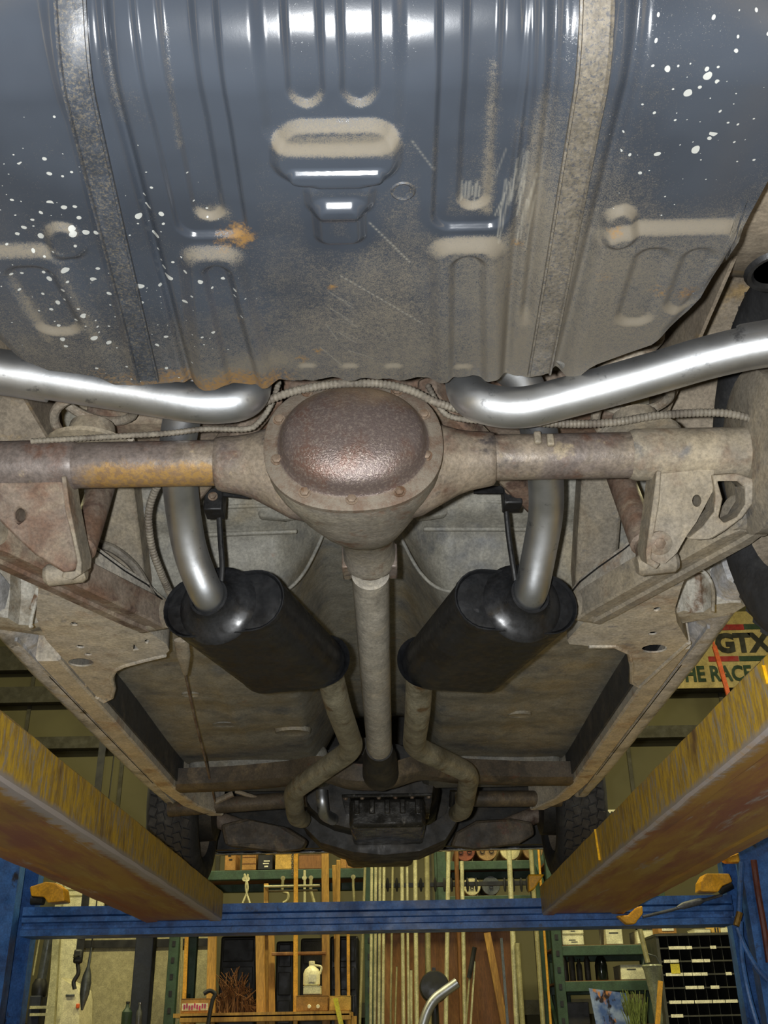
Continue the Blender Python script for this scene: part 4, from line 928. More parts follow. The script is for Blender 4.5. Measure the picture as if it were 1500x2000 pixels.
def shelf_box(name, x0, x1, z0, z1, y0, y1, mat, parent, bev=0.0): 
    return MB().box(((x0+x1)/2, (y0+y1)/2, (z0+z1)/2), (abs(x1-x0), abs(y1-y0), abs(z1-z0))).build(name, M[mat], parent, smooth=0, bevel=bev)
def X_(px, py, Y): return at(px, py, Y=Y).x
def Z_(px, py, Y): return at(px, py, Y=Y).z
# ------------------------------------------------------------------ green racks
def rack(label, pxs, beams, Y0, Y1, top_px, decks):
    xs_ = [X_(p, 1850, Y0) for p in pxs]
    t_ = thing('storage_rack', label, 'rack', ((xs_[0]+xs_[-1])/2, (Y0+Y1)/2, 0))
    zt = Z_(750, top_px, Y0)
    for x in xs_:
        for y in (Y0, Y1):
            u = shelf_box('upright', x-0.03, x+0.03, 0.0, zt, y-0.03, y+0.03, 'rackgreen', t_, 0.004)
            if y == Y0:
                for k in range(8):
                    z = 1.25+0.09*k
                    if z < zt-0.05: MB().box((x, y-0.031, z), (0.018, 0.004, 0.03)).build('slot', M['blackp'], u, smooth=0)
        for k in range(3):
            MB().bar((x, Y0, 0.3+0.75*k), (x, Y1, 0.7+0.75*k), 0.02, 0.03).build('brace', M['rackgreen'], t_)
    for py in beams:
        z = Z_((pxs[0]+pxs[-1])/2, py, Y0)
        for y in (Y0, Y1): shelf_box('beam', xs_[0], xs_[-1], z-0.028, z+0.028, y-0.025, y+0.025, 'rackgreen', t_, 0.004)
        shelf_box('deck', xs_[0], xs_[-1], z+0.020, z+0.032, Y0+0.01, Y1-0.01, 'board', t_)
    return t_
rack('green steel pallet rack behind the yellow stock stand, holding cardboard boxes', (341, 722), (1709,), RY+0.05, RY+0.65, 1600, None)
rack('green steel pallet rack holding white cartons and muffler ends', (1087, 1300), (1682, 1752, 1856, 1926, 2013), RY+0.05, RY+0.65, 1600, None)
rack('green steel rack bay between the pipe stock and the white cartons, with round muffler ends', (868, 1096), (1690, 1758), RY+0.72, RY+1.2, 1600, None)
board = tag(MB().box(((X_(734,1900,RY+0.2)+X_(1004,1900,RY+0.2))/2, RY+0.20, 0.95), (X_(1004,1900,RY+0.2)-X_(734,1900,RY+0.2), 0.02, 1.90-0.001)).build('plywood_board', M['board'], smooth=0), 'brown plywood board standing behind the pale pipe stock', 'board')
# ------------------------------------------------------------------ pipe stock standing in the middle
def pole(a, b, wpx, mat, label, Y=RY-0.05, top=None, group=None, name='steel_tube', square=False):
    A, B = at(*a, Y=Y), at(*b, Y=Y); r = wpx*pxm(A)/2
    d = (B-A); bot = A+d*((0.004+r*0.2-A.z)/d.z)
    if top is None: A = A-d*(0.55/d.length) if A.z < 2.6 else A
    m = MB()
    if square: m.bar(bot, A, r*2, r*2, (0,1,0))
    else: m.tube([bot, A], r, 12, caps=True)
    o = m.build(name, M[mat], smooth=40)
    cap = MB()
    if not square:
        cap.lathe([(r*0.72, 0.0), (r*0.72, 0.003), (r*0.5, 0.003)], A, (A-bot), 12); cap.build('bore', M['ink'], o, smooth=0)
    return tag(o, label, 'pole' if square else 'pipe', group)
G1 = 'pale tubes standing side by side in the pipe stock'
for (x0, x1, w) in ((726,724,5.8),(734,732,5.8),(742,740,5.8),(750,748,5.8)):
    pole((x0,1700),(x1,1990), w, 'pale', 'slim pale tube in the tight bundle of four before the plywood board', group='bundle of four slim pale tubes')
for (x0, x1, w) in ((785,788,7),(795,798,5),(811,814,8)):
    pole((x0,1700),(x1,1990), w, 'pale', 'pale tube in the bundle of three, bracketing a thinner tube, before the plywood board', group='bundle of three pale tubes')
pole((713,1690),(703,1990), 5, 'pale2', 'thin dull tube standing beside the left edge of the plywood board', Y=RY-0.1)
pole((767,1690),(763,1990), 4, 'pale2', 'thinnest rod standing alone between the two tube bundles', Y=RY-0.1)
pole((803,1895),(803,1990), 5.5, 'pale', 'short pale tube cut off low in front of the bundle of three', Y=RY-0.12, top=1)
pole((775,1888),(772,1990), 3.5, 'pale2', 'short thin rod cut off low between the tube bundles', Y=RY-0.12, top=1)
pole((833,1660),(836,1888), 11, 'pale2', 'broad dull tube that stands behind the black reel', Y=RY-0.02)
pole((876,1660),(871,1990), 8, 'pale', 'pale tube standing right beside the black reel', Y=RY-0.06)
pole((902,1682),(908,1990), 7.5, 'pale', 'pale tube between the black reel and the dark rubber tipped rod', Y=RY-0.06, top=1)
pole((891,1664),(899,1900), 9, 'board', 'brown painted tube standing behind the pale ones', Y=RY-0.03)
o = pole((917,1908),(911,1990), 4, 'pale2', 'thin rod with a black rubber tip', Y=RY-0.12, top=1)
A, B = at(927,1850,Y=RY-0.12), at(916,1910,Y=RY-0.12); MB().tube([A, B], 0.014, 10).build('rubber_tip', M['blackp'], o)
pole((927,1878),(920,1990), 4, 'pale', 'thin bare rod leaning beside the black tipped rod', Y=RY-0.1, top=1)
pole((994,1660),(1009,1990), 10, 'pale', 'broad pale pole standing upright at the right edge of the plywood board', Y=RY-0.05)
pole((1010,1842),(1020,1990), 10, 'pale2', 'dull broad pole whose top ends below the blue crossbeam', Y=RY-0.08, top=1)
pole((1036,1650),(1060,1990), 9, 'pale2', 'dull jointed pole standing before the green rack upright', Y=RY-0.1)
pole((1051,1650),(1075,1990), 4.5, 'yel', 'thin yellow rod leaning before the green rack upright', Y=RY-0.12)
pole((951,1822),(984,1995), 13, 'wood', 'wide wooden plank leaning against the brown plywood board', Y=RY+0.12, top=1, name='wooden_plank', square=True)
pole((979,1832),(991,1995), 5, 'graysteel', 'shiny narrow metal strip leaning beside the wooden plank', Y=RY-0.1, top=1, name='metal_strip', square=True)
# black holder rail with clips, fixed to the poles' rack
hr = thing('tube_holder', 'dark horizontal rail with clips that keeps the pipe stock upright', 'rack', (X_(860,1730,RY+0.03), RY+0.03, 0))
z = Z_(860,1728,RY+0.04); shelf_box('rail', X_(738,1728,RY+0.04), X_(1040,1728,RY+0.04), z-0.012, z+0.012, RY+0.02, RY+0.05, 'blackp', hr)
for px in (757,775,822,850,868,882,913,930,986,1003,1018,1030):
    p = at(px, 1728, Y=RY); MB().rings([ellipse(p+Vector((0,0,h)), (0.009*k,0,0), (0,0.009*k,0), 8) for h, k in ((-0.04,0.5),(-0.02,1),(0.02,1),(0.04,0.5))]).build('clip', M['blackp'], hr)
for px in (738, 1040):
    x = X_(px,1728,RY+0.04); shelf_box('stand', x-0.015, x+0.015, 0, z, RY+0.02, RY+0.05, 'blackp', hr)
# ------------------------------------------------------------------ muffler ends on the shelves of the middle bay
def canister(px, py, rpx, Y, mat, label, holes=2, L=0.35):
    p = at(px, py, Y=Y); r = rpx*pxm(p)
    t_ = thing('exhaust_muffler', label, 'muffler', (p.x, p.y, p.z-r))
    MB().lathe([(r*0.96,0.0),(r,0.006),(r,0.02),(r*0.97,0.03),(r*0.97,L),(r*0.9,L)], p, (0,1,0), 28).build('shell', M[mat], t_)
    MB().lathe([(r*0.94,-0.002),(r*0.86,0.006),(r*0.2,0.006)], p, (0,1,0), 28).build('end_disc', M[mat], t_)
    for k in range(holes):
        q = p+Vector(((k-0.5*(holes-1))*r*0.9, -0.012, -0.1*r)); MB().lathe([(r*0.25,0.02),(r*0.25,0),(r*0.2,0),(r*0.2,0.019),(0.001,0.019)], q, (0,1,0), 14).build('stub', M['blackp'], t_)
    return t_
M['rustdisc'] = plain('rusty_disc', rgb(128,66,44), 0.6); M['tandisc'] = plain('tan_disc', rgb(150,120,78), 0.6); M['paledisc'] = plain('pale_disc', rgb(190,182,140), 0.5)
def on_shelf(beam_py, rpx, px, Y):      # pixel row of a can that rests on the shelf
    return beam_py
zs = Z_(977,1690,RY+0.72)+0.032; zs2 = Z_(977,1758,RY+0.72)+0.032
def can_on(px, rpx, zshelf, Y, mat, label, holes):
    p = at(px, 1700, Y=Y); r = rpx*pxm(p); ppx = p.x
    t_ = thing('exhaust_muffler', label, 'muffler', (ppx, Y, zshelf))
    c_ = Vector((ppx, Y, zshelf+r+0.0005)); L_ = 0.40
    MB().lathe([(r*0.96,0.0),(r,0.006),(r,0.02),(r*0.97,0.03),(r*0.97,L_),(r*0.9,L_)], c_, (0,1,0), 28).build('shell', M[mat], t_)
    MB().lathe([(r*0.94,-0.002),(r*0.86,0.004),(r*0.2,0.004)], c_, (0,1,0), 28).build('end_disc', M[mat], t_)
    for k in range(holes):
        q = c_+Vector(((k-0.5*(holes-1))*r*0.85, -0.014, -0.1*r)); MB().lathe([(r*0.24,0.02),(r*0.24,0),(r*0.19,0),(r*0.19,0.019),(0.001,0.019)], q, (0,1,0), 14).build('stub', M['blackp'], t_)
can_on(910,20,zs,RY+0.74,'rustdisc','rusty red round muffler end on the upper shelf',2)
can_on(953,21,zs,RY+0.74,'tandisc','tan round muffler end with two dark pipe holes on the upper shelf',2)
can_on(999,20,zs,RY+0.74,'paledisc','plain pale round muffler end behind the broad pale pole',0)
can_on(1044,20,zs,RY+0.74,'tandisc','tan round muffler end behind the thin yellow rod',0)
can_on(920,17,zs2,RY+0.74,'paledisc','pale round muffler end on the lower shelf, beside a pale tube',1)
can_on(957,18,zs2,RY+0.74,'graysteel','grey round muffler end on the lower shelf, alone below the two-hole end',1)
# ------------------------------------------------------------------ cartons
def carton(name, px0, px1, py0, py1, Y, mat, label, depth=0.22, zfloor=None, marks=None, group=None, cat='box'):
    a, b = at(px0, py1, Y=Y), at(px1, py0, Y=Y); z0 = a.z if zfloor is None else zfloor; h = b.z-a.z
    cx_ = (a.x+b.x)/2; w = b.x-a.x
    t_ = thing(name, label, cat, (cx_, Y+depth/2, z0), group)
    MB().box((cx_, Y+depth/2, z0+h/2), (w, depth, h)).build('body', M[mat], t_, smooth=0, bevel=0.004)
    MB().box((cx_, Y+depth/2, z0+h+0.0015), (w*1.01, depth*1.01, 0.003)).build('flap', M[mat], t_, smooth=0)
    MB().box((cx_, Y+depth/2, z0+h+0.0035), (w*1.0, 0.05, 0.001)).build('tape', M['carton2'], t_, smooth=0)
    if marks:
        for (u0, u1, v0, v1, mm) in marks:
            MB().box((cx_-w/2+w*(u0+u1)/2, Y-0.001, z0+h*(v0+v1)/2), (w*(u1-u0), 0.002, h*(v1-v0))).build('print', M[mm], t_, smooth=0)
    return t_
YS = RY+0.06
z1 = Z_(531.5,1709,RY+0.05)+0.033
carton('cardboard_box', 438,461,1658,1702,YS,'carton','brown cardboard box with black marks beside the tall dark gap, on the green rack', zfloor=z1, marks=[(0.3,0.55,0.62,0.72,'ink'),(0.4,0.7,0.45,0.52,'ink')])
carton('cardboard_box', 472,501,1660,1700,YS,'carton','banded tan cardboard box on the green rack', zfloor=z1, marks=[(0,1,0.3,0.34,'board'),(0,1,0.62,0.66,'board')])
carton('parts_case', 503,533,1668,1700,YS,'blackp','black case with white print standing on the green rack', zfloor=z1, marks=[(0.35,0.75,0.35,0.42,'paper'),(0.4,0.8,0.5,0.57,'paper'),(0.45,0.7,0.15,0.25,'paper')])
carton('cardboard_box', 537,570,1668,1700,YS,'carton2','plain yellow cardboard box on the green rack', zfloor=z1)
carton('cardboard_box', 583,628,1672,1700,YS,'board','wide dark brown box behind the yellow upright on the green rack', zfloor=z1)
carton('cardboard_box', 665,706,1667,1700,YS,'carton','orange brown cardboard box at the rack end beside the pale pipes', zfloor=z1, marks=[(0.28,0.31,0,1,'board')])
zb = Z_(1193.5,1856,RY+0.05)+0.033; zc = Z_(1193.5,1926,RY+0.05)+0.033
carton('white_carton', 1100,1140,1833,1853,YS,'cartonw','white carton with faint marker writing, under another on the green rack', zfloor=zb, marks=[(0.3,0.62,0.5,0.56,'shelfgrey'),(0.4,0.7,0.3,0.36,'shelfgrey')])
hh = Z_(1100,1833,YS)-Z_(1100,1853,YS)
carton('white_carton', 1099,1139,1813,1832,YS,'cartonw','white carton with faint marker writing, on top of another white carton', zfloor=zb+hh+0.0045, marks=[(0.35,0.7,0.5,0.56,'shelfgrey'),(0.4,0.6,0.3,0.36,'shelfgrey')])
c3 = carton('white_carton', 1186,1214,1812,1852,YS,'cartonw','upright white carton with an open pale lid on the green rack', zfloor=zb, marks=[(0.2,0.75,0.55,0.6,'shelfgrey')])
carton('white_carton', 1247,1282,1826,1852,YS,'cartonw','low white carton behind the glass funnel on the green rack', zfloor=zb)
carton('white_carton', 1215,1262,1893,1922,YS,'cartonw','white carton with a dark line on its front, beside the dark bottle', zfloor=zc, marks=[(0.25,0.6,0.7,0.76,'shelfgrey')])
# dark bottle and small things on the lower shelf
p = at(1175,1900,Y=YS+0.04); 
bt = thing('bottle', 'dark glass bottle with a sloping neck on the green rack shelf', 'bottle', (p.x, p.y, zc))
MB().lathe([(0.034,0),(0.037,0.006),(0.037,0.08),(0.030,0.11),(0.014,0.14),(0.012,0.17)], (p.x,p.y,zc+0.0005), (0,0,1), 20).build('glass_body', M['glass'], bt)
MB().lathe([(0.013,0.165),(0.013,0.18)], (p.x,p.y,zc), (0,0,1), 12).build('stopper', M['blackp'], bt)
M['grimeshelf'] = plain('parts_dark', rgb(56,54,46), 0.6)
for k, px in enumerate((1104,1118,1132,1148)):
    pz = at(px,1900,Y=YS+0.1); h_ = (0.14,0.17,0.12,0.15)[k]
    t_ = thing('oil_can', ('square shouldered','tall round necked','short wide','narrow spouted')[k]+' dark can standing in the row on the lower shelf', 'can', (pz.x,pz.y,zc), 'row of dark cans on the green rack')
    MB().lathe([(0.016,0),(0.018,0.004),(0.018,h_*0.75),(0.010,h_*0.85),(0.006,h_)], (pz.x,pz.y,zc+0.0005), (0,0,1), 14).build('can_body', M['grimeshelf'], t_)
    MB().lathe([(0.008,h_*0.97),(0.008,h_*1.03)], (pz.x,pz.y,zc), (0,0,1), 10).build('cap', M['blackp'], t_)
# poster standing before the rack: a generic picture of figures before a blue sky
def poster_mat():
    t = NT('poster_print'); g = t.n('ShaderNodeSeparateXYZ'); t.link(t.co.outputs['Object'], g.inputs[0])
    c = t.mix(t.ramp(t.noise(9, 4), 0.4, 0.62), rgb(60,84,140), rgb(140,156,190))
    c = t.mix(t.ramp(t.noise(14, 3, 0.5, t.vec((1.2,1,0.8))), 0.52, 0.58), c, rgb(34,28,34))
    c = t.mix(t.ramp(t.noise(17, 3, 0.5, t.vec((1,1,0.7), (0,0,1))), 0.58, 0.66), c, rgb(176,120,70))
    return t.out(c, 0.35)
M['poster'] = poster_mat()
pp = [at(x, y, Y=RY-0.10) for x, y in ((1150,1930),(1224,1940),(1232,2010),(1166,2010))]
po = MB().plate(pp, (0,0.006,0)).build('poster', M['poster'], smooth=0)
lo = min(v.z for v in pp)
ps = thing('poster_board', 'blue picture poster on a board leaning before the green rack', 'poster', (pp[2].x-0.08, RY-0.10, 0)); po.parent = ps; po.matrix_parent_inverse = world_m(ps).inverted(); po.name = 'picture'
MB().bar(((pp[0].x+pp[1].x)/2, RY-0.08, 0.0), ((pp[0].x+pp[1].x)/2, RY-0.08, pp[1].z), 0.03, 0.02, (0,1,0)).build('easel_leg', M['blackp'], ps)
# shiny black toolbox left of the poster
zt_ = Z_(1110,1985,RY-0.05)
t_ = carton('black_case', 1110,1150,1962,2006,YS+0.03,'blackp','glossy black case under the shelf beside the poster', zfloor=Z_(1193.5,2013,RY+0.05)+0.0335, depth=0.18, cat='case')
# ------------------------------------------------------------------ bin cabinet with labelled shelves
BY = RY-0.32
bx0, bx1 = X_(1292,1900,BY), X_(1440,1900,BY)
bc = thing('parts_cabinet', 'open parts bin cabinet with paper labels along its shelf edges, beside the blue post', 'cabinet', ((bx0+bx1)/2, BY+0.15, 0))
zt_ = Z_(1360,1827,BY)
for x in (bx0, bx1): shelf_box('side_panel', x-0.008, x+0.008, 0.0, zt_, BY, BY+0.3, 'shelfgrey', bc)
shelf_box('back_panel', bx0, bx1, 0.0, zt_, BY+0.29, BY+0.30, 'blackp', bc)
shelf_box('top_panel', bx0-0.01, bx1+0.01, zt_, zt_+0.012, BY-0.005, BY+0.3, 'shelfgrey', bc)
for k, py in enumerate((1851,1877,1903,1929,1957,1984,2010)):
    z = Z_(1360, py, BY)
    s_ = shelf_box('shelf', bx0, bx1, z-0.004, z+0.004, BY, BY+0.29, 'shelfgrey', bc)
    x = bx0+0.02
    while x < bx1-0.05:
        w = random.choice((0.035,0.05,0.07,0.10))
        if random.random() < 0.72: MB().box((x+w/2, BY-0.003, z+0.001), (w*0.94, 0.003, 0.016)).build('shelf_label', M['paper'], s_, smooth=0)
        x += w
    for j in range(1, 7):
        xx = bx0+(bx1-bx0)*j/7; MB().box((xx, BY+0.15, z+0.035), (0.003, 0.27, 0.062)).build('divider', M['shelfgrey'], s_, smooth=0)
p = at(1319,1892,Y=BY-0.004); MB().box(p, (0.05,0.003,0.05)).build('sticky_note', plain('sticky', rgb(206,190,60), 0.8), bc, smooth=0)
carton('small_box', 1287,1320,1806,1826,BY+0.02,'carton','small brown box with a white label on top of the parts cabinet', zfloor=zt_+0.0125, marks=[(0.2,0.85,0.3,0.95,'paper')], depth=0.15)
carton('small_box', 1357,1388,1818,1826,BY+0.02,'cartonw','flat white carton on top of the parts cabinet', zfloor=zt_+0.0125, depth=0.15)
carton('small_box', 1391,1406,1811,1826,BY+0.02,'carton2','tiny tan box between white cartons on the parts cabinet', zfloor=zt_+0.0125, depth=0.12, marks=[(0.35,0.5,0.1,0.7,'ink'),(0.65,0.8,0.1,0.7,'ink')])
carton('small_box', 1409,1424,1815,1826,BY+0.02,'cartonw','tiny white carton at the cabinet end beside the blue post', zfloor=zt_+0.0125, depth=0.12)
# funnel lamp hanging in front of the cabinet
FYY = RY-0.52
fn = thing('drain_funnel', 'tall clear drain funnel on a pole in front of the parts cabinet', 'funnel', (at(1275,1900,Y=FYY).x, FYY, 0))
fp = at(1275,1900,Y=FYY); k = pxm(fp)
def fz(py): return Z_(1275,py,FYY)
MB().tube([(fp.x-0.02,FYY,fz(1880)),(fp.x-0.045,FYY,fz(1805))], 0.014, 12).build('tube', M['pale2'], fn)
M['clear'] = plain('clear_plastic', rgb(120,124,104), 0.2)
MB().lathe([(8*k,fz(2000)),(9*k,fz(1960)),(13*k,fz(1925)),(17*k,fz(1895)),(20*k,fz(1887)),(18*k,fz(1884)),(15*k,fz(1894))], (fp.x,FYY,0), (0,0,1), 22, caps=False).build('bowl', M['clear'], fn)
for s in (-1,1): MB().tube([(fp.x+s*18*k,FYY,fz(1887)),(fp.x+s*10*k,FYY,fz(1868)),(fp.x-0.02,FYY,fz(1862))], 0.004, 8).build('bail', M['graysteel'], fn)
MB().tube([(fp.x,FYY,0.02),(fp.x,FYY,fz(1990))], 0.016, 12).build('stand_pole', M['graysteel'], fn)
MB().lathe([(0.09,0.0),(0.09,0.012),(0.03,0.03)], (fp.x,FYY,0.001), (0,0,1), 24).build('stand_base', M['graysteel'], fn)
pole((1290,1916),(1285,1990), 8, 'bright_yel' if 'bright_yel' in M else 'yel', 'flat yellow ruler strip leaning beside the drain funnel', Y=FYY-0.14, top=1, name='yellow_strip', square=True)
# green bristles of a shop broom standing upside down
gb = at(1243,1985,Y=RY-0.22)
br = thing('shop_broom', 'upturned broom with green bristles beside the poster', 'broom', (gb.x, gb.y, 0))
m = MB()
for i in range(70):
    b0 = Vector((gb.x+random.uniform(-0.05,0.05), gb.y+random.uniform(-0.03,0.03), gb.z-0.08)); 
    m.tube([b0, b0+Vector((random.uniform(-0.05,0.05),random.uniform(-0.03,0.03),random.uniform(0.12,0.22)))], 0.0022, 4, caps=False)
m.build('bristles', plain('green_bristle', rgb(110,124,60), 0.7), br, smooth=0, kind='stuff')
MB().box((gb.x,gb.y,gb.z-0.10), (0.14,0.08,0.05)).build('broom_head', M['wood'], br, bevel=0.008)
MB().tube([(gb.x,gb.y,0.002),(gb.x,gb.y,gb.z-0.1)], 0.013, 10).build('handle', M['wood'], br)
# ------------------------------------------------------------------ black reel and bent pipe on a stand
YR = RY-0.4
rp = at(849,1927,Y=YR); k = pxm(rp)
rl_ = thing('hose_reel', 'round black reel on a post behind the bent silver pipe', 'reel', (rp.x, rp.y, 0))
MB().lathe([(10*k,-0.01),(27*k,-0.005),(29*k,0.01),(29*k,0.05),(24*k,0.06),(24*k,0.11),(29*k,0.12),(29*k,0.15),(10*k,0.155)], rp, (0,1,0), 32).build('drum', M['blackp'], rl_)
MB().box(rp+Vector((0,0.06,29*k+0.006)), (0.02,0.02,0.022)).build('guide', M['blackp'], rl_)
MB().tube([(rp.x,rp.y+0.08,0.012),(rp.x,rp.y+0.08,rp.z)], 0.02, 12).build('post', M['blackp'], rl_)
MB().lathe([(0.15,0.0),(0.15,0.012),(0.03,0.02)], (rp.x,rp.y+0.08,0.001), (0,0,1), 20).build('foot', M['blackp'], rl_)
YB2 = RY-0.62
bp = [at(x, y, Y=YB2) for x, y in ((822,2015),(834,1975),(848,1951),(893,1919))]
bz = thing('bent_exhaust_pipe', 'bent bare steel exhaust pipe held up in front of the black reel', 'pipe', (bp[0].x, YB2, 0))
MB().tube(fillet([Vector((bp[0].x-0.02,YB2,0.03))]+bp, [0.05,0.05,0.05,0.10,0.05]), 0.026, 20).build('tube', M['pipe'], bz, smooth=60)
dd = (bp[3]-bp[2]).normalized(); MB().lathe([(0.022,0),(0.022,0.002),(0.004,0.002)], bp[3], dd, 18).build('bore', M['ink'], bz)
MB().lathe([(0.14,0.0),(0.14,0.012),(0.03,0.03)], (bp[0].x-0.02,YB2,0.001), (0,0,1), 20).build('stand_base', M['blackp'], bz)
# ------------------------------------------------------------------ yellow stock stand with bench
YY0 = RY-0.55; YBX = YY0-0.115
ys = thing('yellow_stock_stand', 'yellow timber stand with many uprights and a bench board, loaded with odds and ends', 'stand', (X_(520,1900,YY0), YY0, 0))
zbench = Z_(520,1977,YBX)
for (px0, px1, top, bot, w, mt, dy) in ((415,411,1822,1990,16,'wood',0.05),(365,358,1822,1990,7,'yel',0.0),(508,510,1822,1965,17,'wood',0.02),(530,531,1822,1965,12,'wood',0.06),(578,577,1660,1990,8,'yel',-0.02),(635,637,1662,1990,14,'wood',0.04),(661,658,1680,1990,8,'wood',0.06),(680,681,1820,1990,6,'yel',0.06),(520,520,1726,1762,9,'wood',0.1),(453+200,655,1690,1764,9,'wood',0.12)):
    A, B = at(px0, top, Y=YY0+dy+0.06), at(px1, bot, Y=YY0+dy+0.06); r = w*pxm(A)
    B2 = A+(B-A)*((0.003-A.z)/(B.z-A.z))
    MB().bar(B2, A, r, r*0.8, (0,1,0)).build('upright', M[mt], ys, smooth=0, bevel=0.003)
for (px0, px1, py0, py1, mt, Yp) in ((350,685,1978,1998,'wood',YBX-0.045),(530,636,1858,1866,'board',YY0+0.05),(515,625,1727,1733,'pale',YY0+0.12),(517,620,1736,1741,'pale2',YY0+0.15),(380,690,1821,1828,'board',YY0+0.12)):
    a, b = at(px0, py1, Y=Yp), at(px1, py0, Y=Yp); shelf_box('rail', a.x, b.x, a.z, b.z, Yp, Yp+0.04, mt, ys, 0.003)
shelf_box('bench_board', X_(350,1978,YY0), X_(685,1978,YY0), zbench-0.02, zbench, YBX-0.045, YY0+0.38, 'wood', ys)
for px in (352, 682): shelf_box('bench_leg', X_(px,1990,YY0)-0.03, X_(px,1990,YY0)+0.03, 0.0, zbench-0.02, YY0+0.25, YY0+0.31, 'wood', ys)
bxo = carton('cardboard_box', 352,410,1946,1975,YBX,'carton','long cardboard box with a white and magenta printed strip on the yellow bench', zfloor=zbench+0.0005, depth=0.12, marks=[(0.05,0.95,0.2,0.7,'cartonw')])
M['magenta'] = plain('magenta_print', rgb(170,52,96), 0.7)
bb = [c_ for c_ in bxo.children if c_.name.startswith('print')][0]; v = bb.data.vertices; cz_ = sum(q.co.z for q in v)/8; cx_ = sum(q.co.x for q in v)/8
for k_ in range(9):
    MB().box((cx_-0.055+0.0135*k_, YBX-0.0035, cz_+0.006*math.sin(k_*1.9)), (0.008,0.002,0.022)).build('print_stroke', M['magenta'], bxo, smooth=0)
ob = carton('drawer_box', 578,640,1946,1977,YBX,'carton','orange wooden box with two white knobs on the yellow bench', zfloor=zbench+0.0005, depth=0.12)
for px in (604, 621): MB().lathe([(0.004,0.02),(0.010,0.0),(0.008,-0.006)], at(px,1966,Y=YBX-0.006), (0,1,0), 14).build('knob', M['paper'], ob)
carton('cardboard_box', 643,684,1946,1975,YBX+0.005,'carton2','yellowish wooden box at the bench end beside the pale pipes', zfloor=zbench+0.0005, depth=0.12)
# white jug on its cartons
zj = zbench+0.0005+(Z_(600,1946,YBX)-Z_(600,1977,YBX))+0.005
jx = X_(608,1930,YBX+0.04)
carton('jug_carton', 592,626,1928,1944,YBX+0.005,'cartonw','white carton below the jug on the orange box', zfloor=zj, depth=0.1)
zj2 = zj+(Z_(600,1928,YBX)-Z_(600,1944,YBX))+0.0045
jg = thing('plastic_jug', 'white plastic jug with a small label standing on a white carton', 'jug', (jx,YBX+0.055,zj2))
MB().lathe([(0.040,0.0),(0.045,0.006),(0.045,0.06),(0.036,0.08),(0.016,0.095),(0.014,0.105)], (jx,YBX+0.055,zj2), (0,0,1), 20).build('jug_body', M['jug'], jg)
MB().lathe([(0.016,0.103),(0.016,0.118),(0.012,0.12)], (jx,YBX+0.055,zj2), (0,0,1), 14).build('cap', M['jug'], jg)
MB().tube(smoothpath([(jx+0.012,YBX+0.055,zj2+0.1),(jx+0.05,YBX+0.055,zj2+0.09),(jx+0.044,YBX+0.055,zj2+0.055)]), 0.006, 8).build('handle', M['jug'], jg)
MB().box((jx+0.008,YBX+0.009,zj2+0.035), (0.04,0.002,0.035)).build('label_sticker', M['paper'], jg, smooth=0)
# heap of brown wire brush strands on the bench
m = MB(); hc = at(460,1960,Y=YY0+0.22)
for i in range(170):
    a_ = random.uniform(-0.16,0.14); h_ = 0.30*math.exp(-((a_+0.02)/0.10)**2)*random.uniform(0.2,0.8)+0.015
    b0 = Vector((hc.x+a_, YY0+0.27+random.uniform(-0.05,0.05), zbench+0.004))
    m.tube([b0, b0+Vector((random.uniform(-0.03,0.03),random.uniform(-0.02,0.02),h_*0.6)), b0+Vector((random.uniform(-0.08,0.06),random.uniform(-0.03,0.03),h_))], [0.004,0.003,0.002], 4, caps=False)
o = m.build('wire_bristle_heap', plain('brown_bristle', rgb(120,80,44), 0.8), smooth=0); o['kind'] = 'stuff'; tag(o, 'heap of brown wire bristles on the yellow bench', 'bristles')
# black hook and tape on the bench, tools hanging above
MB_h = MB().tube(smoothpath([at(x,y,Y=YBX-0.08) for x,y in ((404,2030),(408,1990),(415,1955),(420,1942),(410,1935),(398,1941))]), 0.011, 10).build('iron_hook', M['blackp'])
tag(MB_h, 'black iron hook bar bent over in front of the printed cardboard box', 'hook')
hb = at(404,2030,Y=YBX-0.08); MB().tube([hb, (hb.x,hb.y,0.002)], 0.011, 10).build('shank', M['blackp'], MB_h)
yb2 = MB().bar(at(655,1950,Y=YBX-0.05), at(669,2012,Y=YBX-0.05), 0.024, 0.003, (0,1,0)).build('yellow_band', plain('band_yellow', rgb(200,190,50), 0.6), smooth=0)
tag(yb2, 'bright yellow flat band hanging over the bench edge', 'band')
MB().bar(at(655,1950,Y=YBX-0.05), at(655,1950,Y=YBX-0.05)+Vector((0,0.045,0)), 0.024, 0.003).build('band_fold', bpy.data.materials['band_yellow'], yb2, smooth=0)
for (lab, pts, r, mt) in (('pair of pale tongs hanging left of the yellow uprights', ((478,1708),(484,1735),(474,1764)), 0.006, 'pale'), ('pale hook rod hanging beside the tongs', ((484,1708),(480,1735),(488,1764)), 0.006, 'pale'), ('curved pale bracket hanging below the pale bars', ((552,1740),(562,1745),(562,1757),(553,1764)), 0.009, 'pale2'), ('straight pale rod hanging between the yellow uprights', ((595,1700),(595,1730),(595,1764)), 0.008, 'pale'), ('slanted dull rod hanging beside the straight pale rod', ((607,1738),(610,1750),(614,1764)), 0.010, 'pale2'), ('long dull rod hanging below the rack beam beside the pipe stock', ((690,1730),(691,1745),(692,1764)), 0.008, 'pale2')):
    P_ = [at(x, y, Y=RY-0.0) for x, y in pts]; P_ = [Vector((P_[0].x,P_[0].y,z1-0.06))]+P_
    t_ = MB().tube(smoothpath(P_), r, 8).build('hanging_tool', M[mt]); tag(t_, lab, 'tool', 'tools hanging under the green rack beam')
    MB().lathe([(0.014,-0.004),(0.014,0.004)], P_[0], (0,1,0), 12).build('eyelet', M[mt], t_)
